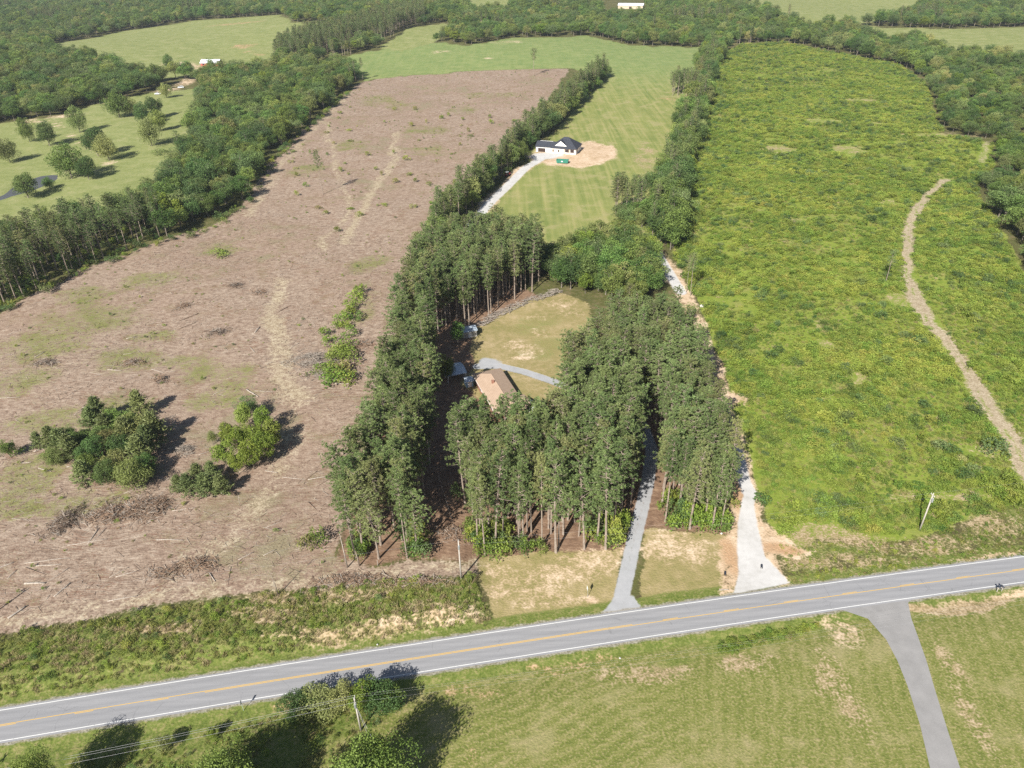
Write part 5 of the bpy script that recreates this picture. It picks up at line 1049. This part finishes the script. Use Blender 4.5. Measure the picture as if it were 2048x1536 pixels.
WHITEM = plain('white_metal_roof', (.7, .72, .76), .4, .4, .06, 1.0); REDP = plain('red_barn_paint', (.36, .09, .07)); WOODN = plain('new_lumber', (.5, .33, .18)); DARKI = plain('dark_parts_and_shade', (.05, .035, .03), .9, .1)
CONC = plain('concrete', (.42, .4, .37), .9, .1)
def poly_mesh(V, Fs): m_ = MB(); m_.add(V, Fs); return m_
def roof_hip(x0, x1, y0, y1, z, rz_, inset, along='y', th=.14):
    if along == 'y': r0, r1 = ((x0 + x1) / 2, y0 + inset), ((x0 + x1) / 2, y1 - inset)
    else: r0, r1 = (x0 + inset, (y0 + y1) / 2), (x1 - inset, (y0 + y1) / 2)
    V = [(x0, y0, z), (x1, y0, z), (x1, y1, z), (x0, y1, z), (*r0, rz_), (*r1, rz_), (x0, y0, z - th), (x1, y0, z - th), (x1, y1, z - th), (x0, y1, z - th)]
    if along == 'y': Fs = [(0, 1, 4), (1, 2, 5, 4), (2, 3, 5), (3, 0, 4, 5)]
    else: Fs = [(0, 1, 5, 4), (1, 2, 5), (2, 3, 4, 5), (3, 0, 4)]
    Fs += [(6, 7, 1, 0), (7, 8, 2, 1), (8, 9, 3, 2), (9, 6, 0, 3), (9, 8, 7, 6)]
    return poly_mesh(V, Fs)
def roof_gable(x0, x1, y0, y1, z, rz_, along='x', th=.12):
    if along == 'x': ym = (y0 + y1) / 2; prof = [(y0, z), (ym, rz_), (y1, z), (y1, z - th), (ym, rz_ - th), (y0, z - th)]; V = [(x0, a, b_) for a, b_ in prof] + [(x1, a, b_) for a, b_ in prof]
    else: xm = (x0 + x1) / 2; prof = [(x0, z), (xm, rz_), (x1, z), (x1, z - th), (xm, rz_ - th), (x0, z - th)]; V = [(a, y0, b_) for a, b_ in prof] + [(a, y1, b_) for a, b_ in prof]
    Fs = [(i, (i + 1) % 6, 6 + (i + 1) % 6, 6 + i) for i in range(6)] + [(0, 1, 4, 5), (1, 2, 3, 4), (6, 11, 10, 7), (7, 10, 9, 8)]
    return poly_mesh(V, Fs)
# brown-roofed house in the clearing
A_, B_ = G(946, 748, 2.8), G(1000, 737, 2.8); vv = (B_ - A_)[:2]; vv /= np.hypot(*vv); uu = np.array([vv[1], -vv[0]]); hc = (A_ + B_)[:2] / 2 + uu * 11.0; hr = math.atan2(vv[1], vv[0])
hw = 4.3
h1 = empty('ranch_house', (hc[0], hc[1], float(hz(*hc))), hr); tag(h1, 'brick ranch house with long brown hip roof half hidden by the pine grove', 'house')
MB().box(-hw + .35, hw - .35, -10.6, 10.6, 0, 2.7).build('wall', BRICK, h1)
rf = roof_hip(-hw - .1, hw + .1, -11.0, 11.0, 2.8, 4.35, 4.4).build('roof', ROOFB, h1)
MB().tube([(0, -6.6, 4.37), (0, 6.6, 4.37)], .07, 6).build('ridge_cap', ROOFB, rf)
MB().box(-1.2, -.5, 2.0, 2.6, 3.6, 4.9).build('chimney', BRICK, rf)
wg = roof_gable(hw - 2.2, hw + 1.5, -10.2, -4.6, 2.85, 3.75, 'x').build('porch_roof', ROOFB, h1)
for yy in (-9.8, -5.0): MB().box(hw + 1.1, hw + 1.25, yy - .08, yy + .08, 0, 2.75).build('porch_post', WHITEW, h1)
for yy in (-2.5, 2.0, 6.5):
    wn_ = MB().box(hw - .352, hw - .30, yy - .7, yy + .7, .9, 2.1).build('window', WHITEW, h1); MB().box(hw - .299, hw - .285, yy - .6, yy + .6, 1.0, 2.0).build('pane', GLASSD, wn_)
for yy in (-6.0, -1.5, 4.0):
    wn_ = MB().box(-hw + .30, -hw + .352, yy - .6, yy + .6, .9, 2.1).build('window', WHITEW, h1); MB().box(-hw + .285, -hw + .299, yy - .5, yy + .5, 1.0, 2.0).build('pane', GLASSD, wn_)
MB().box(hw - .352, hw - .29, 4.0, 5.0, .05, 2.1).build('door', WHITEW, h1)
MB().box(-hw - .15, -hw - .1, -11, 11, 2.58, 2.72).build('gutter', WHITEW, h1)
def shed(px, py, wx, wy, wall, ridge, rz_, label, rmat, wmat, open_=False, up=2.2, name='shed'):
    p = G(px, py, up); s = empty(name, (p[0], p[1], float(hz(p[0], p[1]))), rz_); tag(s, label, 'shed')
    roof_gable(-wx / 2, wx / 2, -wy / 2, wy / 2, wall, ridge, 'x').build('roof', rmat, s)
    if open_:
        for a in (-1, 1):
            for b_ in (-1, 0, 1): MB().tube([(a * (wx / 2 - .3), b_ * (wy / 2 - .3), 0), (a * (wx / 2 - .3), b_ * (wy / 2 - .3), wall)], .07, 6).build('post', WHITEW, s)
    else:
        MB().box(-wx / 2 + .25, wx / 2 - .25, -wy / 2 + .25, wy / 2 - .25, 0, wall - .1).build('wall', wmat, s); MB().box(-.5, .5, -wy / 2 + .2, -wy / 2 + .245, .05, 2).build('door', WHITEW, s)
    return s
shed(936, 658, 5.2, 4.2, 2.3, 3.1, .35, 'small shed with pale blue metal roof at the shaded clearing edge', plain('shaded_metal_roof', (.3, .35, .4), .6, .3), plain('shaded_siding', (.3, .29, .27)))  # roof and wall colours darkened to stand for the shade of the pines
shed(908, 740, 6.0, 6.5, 2.5, 3.2, .35, 'open carport with grey metal roof left of the brown-roofed house', METALR, WHITEW, True)
shed(937, 757, 2.6, 3.0, 2.0, 2.6, .3, 'tiny pale blue outbuilding between carport and brown-roofed house', METALR, plain('blue_siding', (.25, .38, .5)))
# unfinished white house
FLc, FRc = G(1071, 304), G(1152, 310); an = math.atan2(FRc[1] - FLc[1], FRc[0] - FLc[0])
nh = empty('new_house', (FLc[0], FLc[1], float(hz(FLc[0], FLc[1]))), an); tag(nh, 'unfinished white house with charcoal hip roof and front gable on bare soil', 'house')
MB().box(0, 9.2, 1.0, 8.6, 0, 3.0).build('garage_wall', WHITEW, nh); MB().box(9.2, 23.6, .1, 12, 0, 3.0).build('wall', WHITEW, nh)
gr_ = roof_gable(-.4, 11.5, .5, 9.2, 3.05, 5.3, 'x').build('garage_roof', ROOFD, nh); MB().box(1.5, 9.0, 4.7, 5.0, 5.28, 5.36).build('ridge_sheet', WHITEW, gr_)
rf = roof_hip(8.7, 24.1, -.4, 12.5, 3.1, 8.0, 6.4, 'x').build('roof', ROOFD, nh)
fg = roof_gable(10.2, 19.0, .7, 7.0, 3.6, 7.0, 'y').build('gable_roof', ROOFD, nh)
poly_mesh([(10.7, .85, 3.75), (18.5, .85, 3.75), (14.6, .85, 6.75), (10.7, 1.2, 3.75), (18.5, 1.2, 3.75), (14.6, 1.2, 6.75)], [(0, 1, 2), (3, 5, 4), (0, 3, 4, 1), (1, 4, 5, 2), (2, 5, 3, 0)]).build('gable_wall', WHITEW, nh)
MB().box(1.2, 5.6, .95, 1.06, 0.1, 2.2).build('garage_shade_panel', DARKI, nh)  # dark slab on the closed wall, painted stand-in for the shaded garage inside
for x_ in (9.9, 13.2):
    wn_ = MB().box(x_ - .05, x_ + .95, .02, .105, .75, 2.35).build('window', WOODN, nh); MB().box(x_ + .1, x_ + .8, -.01, .03, .9, 2.2).build('pane', GLASSD, wn_)
for x_ in (17.3, 20.3): MB().box(x_, x_ + 2.2, .0, .108, 1.0, 2.6).build('porch_shade_panel', DARKI, nh)  # dark slabs on the solid wall paint in the shade behind the porch
for x_ in (16.9, 19.8, 23.1): MB().box(x_ - .12, x_ + .12, -.35, -.1, 0, 3.0).build('porch_post', WOODN, nh)
MB().box(23.602, 23.64, 2.0, 4.0, .8, 2.3).build('side_window', GLASSD, nh)
# dumpster
p = G(1125, 326); dm = empty('dumpster', tuple(p), -.25); tag(dm, 'green roll-off dumpster standing on soil before the unfinished house', 'dumpster'); GREENM = plain('green_steel', (.03, .17, .12), .5, .4)
m_ = MB(); m_.add([(-3, -1.2, .25), (3, -1.2, .25), (3, 1.2, .25), (-3, 1.2, .25), (-3.3, -1.25, 1.9), (3.3, -1.25, 1.9), (3.3, 1.25, 1.9), (-3.3, 1.25, 1.9), (-3.1, -1.1, 1.9), (3.1, -1.1, 1.9), (3.1, 1.1, 1.9), (-3.1, 1.1, 1.9), (-2.9, -1.1, .45), (2.9, -1.1, .45), (2.9, 1.1, .45), (-2.9, 1.1, .45)],
                   [(0, 3, 2, 1), (0, 1, 5, 4), (1, 2, 6, 5), (2, 3, 7, 6), (3, 0, 4, 7), (4, 5, 9, 8), (5, 6, 10, 9), (6, 7, 11, 10), (7, 4, 8, 11), (8, 9, 13, 12), (9, 10, 14, 13), (10, 11, 15, 14), (11, 8, 12, 15), (12, 13, 14, 15)]); m_.build('bin', GREENM, dm)
for x_ in (-2.2, -1.1, 0, 1.1, 2.2): MB().box(x_ - .06, x_ + .06, -1.33, -1.22, .3, 1.8).build('rib', GREENM, dm)
MB().box(-.55, .35, -1.37, -1.335, .95, 1.45).build('decal', WHITEW, dm)
for x_ in (-2.3, 2.3): MB().tube([(x_, -1.1, .13), (x_, 1.1, .13)], .12, 8).build('roller', DARKI, dm)
# far barns
def barn(px, py, wx, wy, wall, ridge, rz_, label, rmat, wmat):
    p = G(px, py); s = empty('barn', tuple(p), rz_); tag(s, label, 'barn'); MB().box(-wx / 2, wx / 2, -wy / 2, wy / 2, 0, wall - .1).build('wall', wmat, s); roof_gable(-wx / 2 - .6, wx / 2 + .6, -wy / 2 - .7, wy / 2 + .7, wall, ridge, 'x').build('roof', rmat, s)
    MB().box(-1.8, 1.8, -wy / 2 - .06, -wy / 2 - .01, 0, 3.0).build('door', DARKI, s)
    for x_ in (-wx * .35, wx * .35): MB().box(x_ - .8, x_ + .8, -wy / 2 - .05, -wy / 2 - .01, 1.2, 2.3).build('window', GLASSD, s)
barn(424, 131, 17, 9, 2.9, 5.4, -.1, 'far red barn with white metal roof at the pasture edge', WHITEM, REDP)
barn(1262, 17, 34, 13, 4.5, 6.6, -.3, 'long barn with bluish white metal roof in the far woods', WHITEM, plain('tan_metal', (.45, .38, .28)))

# ------------------------------------------------------------------ vehicles
TYRE = plain('tyre_rubber', (.02, .02, .02), .8, .2); CHROME = plain('rim_metal', (.5, .5, .5), .35, .5, metal=.8)
def car(px, py, rz_, paint, label, cat, truck=False, up=0.0, shift=(0, 0)):
    p = G(px, py); s = empty('parked_car', (p[0] + shift[0], p[1] + shift[1], float(hz(p[0], p[1]))), rz_); tag(s, label, cat)
    prof = [(-2.3, .45), (-2.35, .85), (-1.9, 1.0), (-1.0, 1.05), (1.3, 1.05), (2.2, 1.0), (2.35, .8), (2.3, .4)]
    V = [(x_, -.9 + (.06 if z > .95 else 0), z) for x_, z in prof] + [(x_, .9 - (.06 if z > .95 else 0), z) for x_, z in prof]; n = len(prof)
    poly_mesh(V, [tuple(range(n)), tuple(range(2 * n - 1, n - 1, -1))] + [(i, n + i, n + (i + 1) % n, (i + 1) % n) for i in range(n)]).build('body', paint, s)
    a0, a1, b0, b1 = (-.2, 1.2, -.0, .9) if truck else (-1.1, 1.9, -.6, 1.5)
    if truck: a0, a1, b0, b1 = -1.2, .6, -.8, .5
    V = [(a0, -.8, 1.05), (a1, -.8, 1.05), (a1, .8, 1.05), (a0, .8, 1.05), (b0, -.66, 1.55), (b1, -.66, 1.55), (b1, .66, 1.55), (b0, .66, 1.55)]
    cb_ = poly_mesh(V, [(0, 1, 5, 4), (1, 2, 6, 5), (2, 3, 7, 6), (3, 0, 4, 7)]).build('windows', GLASSD, s)
    MB().box(b0 - .05, b1 + .05, -.68, .68, 1.55, 1.62).build('roof', paint, s)
    for x_ in (-1.45, 1.45):
        for y_ in (-.86, .86):
            wh = MB().tube([(x_, y_ - .1, .33), (x_, y_ + .1, .33)], .33, 12).build('wheel', TYRE, s); MB().tube([(x_, y_ - .105, .33), (x_, y_ + .105, .33)], .19, 10).build('rim', CHROME, wh)
    for y_ in (-.6, .6): MB().box(-2.365, -2.33, y_ - .16, y_ + .16, .66, .82).build('headlight', WHITEM, s)
    return s
WPAINT = plain('white_car_paint', (.75, .76, .78), .25, .5, .03); RPAINT = plain('red_paint', (.4, .04, .04), .35, .5, .1)
cpos = hc + vv * (hw + 2.6) + uu * 7.4; q_ = proj((cpos[0], cpos[1], 0)); car(q_[0], q_[1], hr + math.pi / 2, WPAINT, 'white car parked against the shaded side of the brown-roofed house', 'car')
car(316, 189, .2, WPAINT, 'white pickup parked left of the yellow-green tree by the left woods', 'pickup', True); car(362, 176, .3, WPAINT, 'white car parked at the edge of the left woods', 'car')
# red tractor in the shade by the new drive
p = G(1016, 352); tr_ = empty('tractor', tuple(p), .9); tag(tr_, 'red tractor parked in tree shade beside the new white drive', 'tractor')
MB().box(-.4, 1.6, -.38, .38, .7, 1.35).build('hood', RPAINT, tr_); MB().box(-1.4, -.4, -.5, .5, .6, 1.0).build('body', RPAINT, tr_); MB().box(-1.1, -.6, -.25, .25, 1.0, 1.5).build('seat', TYRE, tr_)
for y_ in (-.75, .75): MB().tube([(-.9, y_ - .2, .75), (-.9, y_ + .2, .75)], .75, 14).build('wheel', TYRE, tr_); MB().tube([(1.2, y_ * .85 - .12, .42), (1.2, y_ * .85 + .12, .42)], .42, 12).build('wheel', TYRE, tr_)
for x_ in (-1.3, -.3):
    for y_ in (-.5, .5): MB().box(x_ - .03, x_ + .03, y_ - .03, y_ + .03, 1.0, 2.3).build('post', TYRE, tr_)
MB().box(-1.5, -.1, -.65, .65, 2.3, 2.38).build('canopy', WPAINT, tr_)

# ------------------------------------------------------------------ poles, wires, signs
POLEW = bark_mat('pole_wood', (.3, .27, .235), (.46, .43, .385)); GALV = plain('galvanised', (.42, .44, .45), .4, .5, .1, 5, .6); WIRE = plain('wire_aluminium', (.3, .3, .31), .6, .3, .05, 5); PORC = plain('porcelain', (.6, .6, .58), .3, .5)
def pole(px, py, h, label, arm=0.0, trans=True, axis_rz=.15, xy=None):
    p = G(px, py) if xy is None else np.array([*xy, float(hz(*xy))]); s = empty('utility_pole', tuple(p), axis_rz); tag(s, label, 'pole')
    MB().tube([(0, 0, -.2), (0, 0, h * .5), (0, 0, h)], [.19, .16, .12], 10).build('post', POLEW, s, True)
    ins = []
    if arm:
        a = MB().box(-.06, .06, -arm / 2, arm / 2, h - .45, h - .3).build('crossarm', POLEW, s)
        for y_ in (-arm / 2 + .1, arm / 2 - .1): MB().tube([(0, y_, h - .3), (0, y_, h - .08)], [.05, .04], 6).build('insulator', PORC, a); ins.append((0, y_, h - .08))
    MB().tube([(0, 0, h), (0, 0, h + .28)], [.05, .04], 6).build('insulator', PORC, s); ins.append((0, 0, h + .28))
    if trans:
        t_ = MB().tube([(.0, -.38, h - 1.9), (.0, -.38, h - 1.0)], .22, 12).build('transformer', GALV, s); MB().tube([(0, -.38, h - 1.0), (0, -.38, h - .8)], .05, 6).build('bushing', PORC, t_)
    c, sn = math.cos(axis_rz), math.sin(axis_rz)
    W_ = [np.array([p[0] + x * c - y * sn, p[1] + x * sn + y * c, p[2] + z]) for x, y, z in ins]; return W_, p
def wire(a, b_, label, sag=.6, rad=.006):
    pts = [a + (b_ - a) * t - np.array([0, 0, sag * 4 * t * (1 - t)]) for t in np.linspace(0, 1, 15)]; m_ = MB(); c = pts[0].copy(); m_.tube([q - c for q in pts], rad, 4)
    tag(m_.build('power_line', WIRE, None, False, tuple(c)), label, 'wire')
W1, p1 = pole(922.5, 1158, 10.6, 'grey wooden utility pole on the bank left of the front lot', 0, True)
W2, p2 = pole(1839, 1060.8, 10.4, 'leaning pale utility pole in the scrub above the road at right', 1.2, True)
W3, p3 = pole(861.5, 936.5, 8.6, 'pale utility pole standing in the shaded pine alley', 1.0, True)
W4, p4 = pole(722, 1460, 8.6, 'grey utility pole with guy wires among roadside trees below the road', 1.5, True)
off = lambda x, dy: np.array([x, float(ROADC(np.array(x))) + dy])
WL, _ = pole(0, 0, 10.5, 'utility pole beyond the left edge carrying the bank line', 0, False, xy=off(-105.0, 20)); WR, _ = pole(0, 0, 10.5, 'utility pole beyond the right edge carrying the bank line', 0, False, xy=off(160.0, 16))
W5, _ = pole(0, 0, 9.5, 'utility pole beyond the lower left edge carrying the south line', 1.5, False, xy=off(-90.0, -16)); W6, _ = pole(0, 0, 9.5, 'utility pole beyond the right edge carrying the south line', 1.5, False, xy=off(130.0, -13))
wire(W1[-1], W2[-1], 'long wire between the lot pole and the scrub pole', 1.4); wire(W1[-1], WL[-1], 'wire from the lot pole to the left edge', 1.2); wire(W2[-1], WR[-1], 'wire from the scrub pole to the right edge', .8); wire(W1[-1], W3[-1], 'wire from the lot pole into the alley', .5)
wire(W1[-1] - [0, 0, 1.3], W2[-1] - [0, 0, 1.3], 'lower wire between the lot pole and the scrub pole', 1.6)
for k in range(3): wire(W4[k], W5[k], ('near', 'far', 'top')[k] + ' wire from the lower roadside pole to the left edge', .8, .014); wire(W4[k], W6[k], ('near', 'far', 'top')[k] + ' wire from the lower roadside pole to the right edge', 1.6)
for k, (dx, dy) in enumerate(((3.2, -4.6), (3.9, -4.4))): wire(np.array([p4[0], p4[1], p4[2] + 7.2 - .5 * k]), np.array([p4[0] + dx, p4[1] + dy, p4[2]]), ('upper', 'lower')[k] + ' guy wire bracing the lower roadside pole', 0, .022)
SIGNM = plain('sign_back', (.22, .24, .23), .5, .4); POSTM = plain('sign_post', (.3, .4, .33), .5, .4)
p = G(487.5, 1421); s = empty('road_sign', tuple(p), math.radians(9)); tag(s, 'traffic sign on a thin post seen edge-on below the road', 'sign'); MB().box(-.03, .03, -.03, .03, 0, 2.6).build('post', POSTM, s)
MB().add([(x_, y_, z_) for x_ in (-.045, -.032) for y_, z_ in ((0, 1.75), (.45, 2.25), (0, 2.75), (-.45, 2.25))], [(0, 1, 2, 3), (7, 6, 5, 4), (0, 4, 5, 1), (1, 5, 6, 2), (2, 6, 7, 3), (3, 7, 4, 0)]).build('panel', SIGNM, s)
p = G(1175, 1194); s = empty('yard_sign', tuple(p), math.radians(9)); tag(s, 'small sign on a thin post seen edge-on in the front lot', 'sign'); MB().box(-.03, .03, -.03, .03, 0, 2.5).build('post', GALV, s)
MB().box(-.02, .02, .03, .75, 1.6, 2.5).build('panel', WHITEW, s)
p = G(1998, 1183); s = empty('mailbox', tuple(p), .15); tag(s, 'dark twin mailbox on a wooden stand beside the road at right', 'mailbox'); BLKM = plain('black_steel', (.03, .035, .05), .4, .4)
for x_ in (-.5, .5): MB().box(x_ - .05, x_ + .05, -.05, .05, 0, 1.1).build('post', POLEW, s)
MB().box(-.75, .75, -.1, .1, 1.1, 1.17).build('shelf', POLEW, s)
for x_ in (-.4, .35): MB().tube([(x_, -.3, 1.34), (x_, .35, 1.34)], .17, 10).build('box', BLKM, s, True)
for px, py, lb in ((1450, 1148, 'black culvert pipe end in the orange soil left of the white lane'), (1523, 1134, 'black culvert pipe end right of the white lane')):
    p = G(px, py); m_ = MB(); m_.tube([(-.45, 0, .18), (.45, 0, .18)], .22, 14, False); m_.tube([(-.45, 0, .18), (.45, 0, .18)], .19, 14, False); tag(m_.build('culvert_pipe', BLKM, None, True, tuple(p), 1.3), lb, 'pipe')
for k, (px, py, sz, lb) in enumerate([(755, 1290, .35, 'small white rock in the grass beside the road bank'), (1240, 1317, .35, 'pale rock in the grass below the road'), (1404, 614, 1.4, 'big pale boulder at the scrub edge beside the lane'), (1443, 1068, .5, 'white stone at the right front of the pine stand'), (950, 738, .5, 'white post block beside the brown-roofed house')]):
    p = G(px, py); r = np.random.default_rng(k + 5); V = []; n = 8
    for i in range(5):
        for j in range(n):
            t = math.pi * (i + .5) / 5; a = 2 * math.pi * j / n; q = sz * .5 * r.uniform(.75, 1.15); V.append((q * math.sin(t) * math.cos(a) * 1.2, q * math.sin(t) * math.sin(a), q * math.cos(t) * .8 + sz * .3))
    Fs = [(i * n + j, i * n + (j + 1) % n, (i + 1) * n + (j + 1) % n, (i + 1) * n + j) for i in range(4) for j in range(n)] + [tuple(range(n)), tuple(range(4 * n, 5 * n))[::-1]]
    tag(poly_mesh(V, Fs).build('rock', plain('pale_stone', (.5, .48, .45), .9, .1), None, False, tuple(p)), lb, 'rock')

# ------------------------------------------------------------------ light summer haze
HZ = bpy.data.materials.new('haze'); HZ.use_nodes = True; t_ = HZ.node_tree; t_.nodes.clear()
ov = t_.nodes.new('ShaderNodeOutputMaterial'); pv = t_.nodes.new('ShaderNodeVolumePrincipled'); pv.inputs['Color'].default_value = (.86, .92, 1, 1); pv.inputs['Density'].default_value = 0.00009; pv.inputs['Anisotropy'].default_value = .3
t_.links.new(pv.outputs[0], ov.inputs['Volume'])
tag(MB().box(-9600, 9600, -3600, 9600, -12, 121).build('haze', HZ), 'thin pale summer haze over the whole land', 'haze', None, 'stuff')
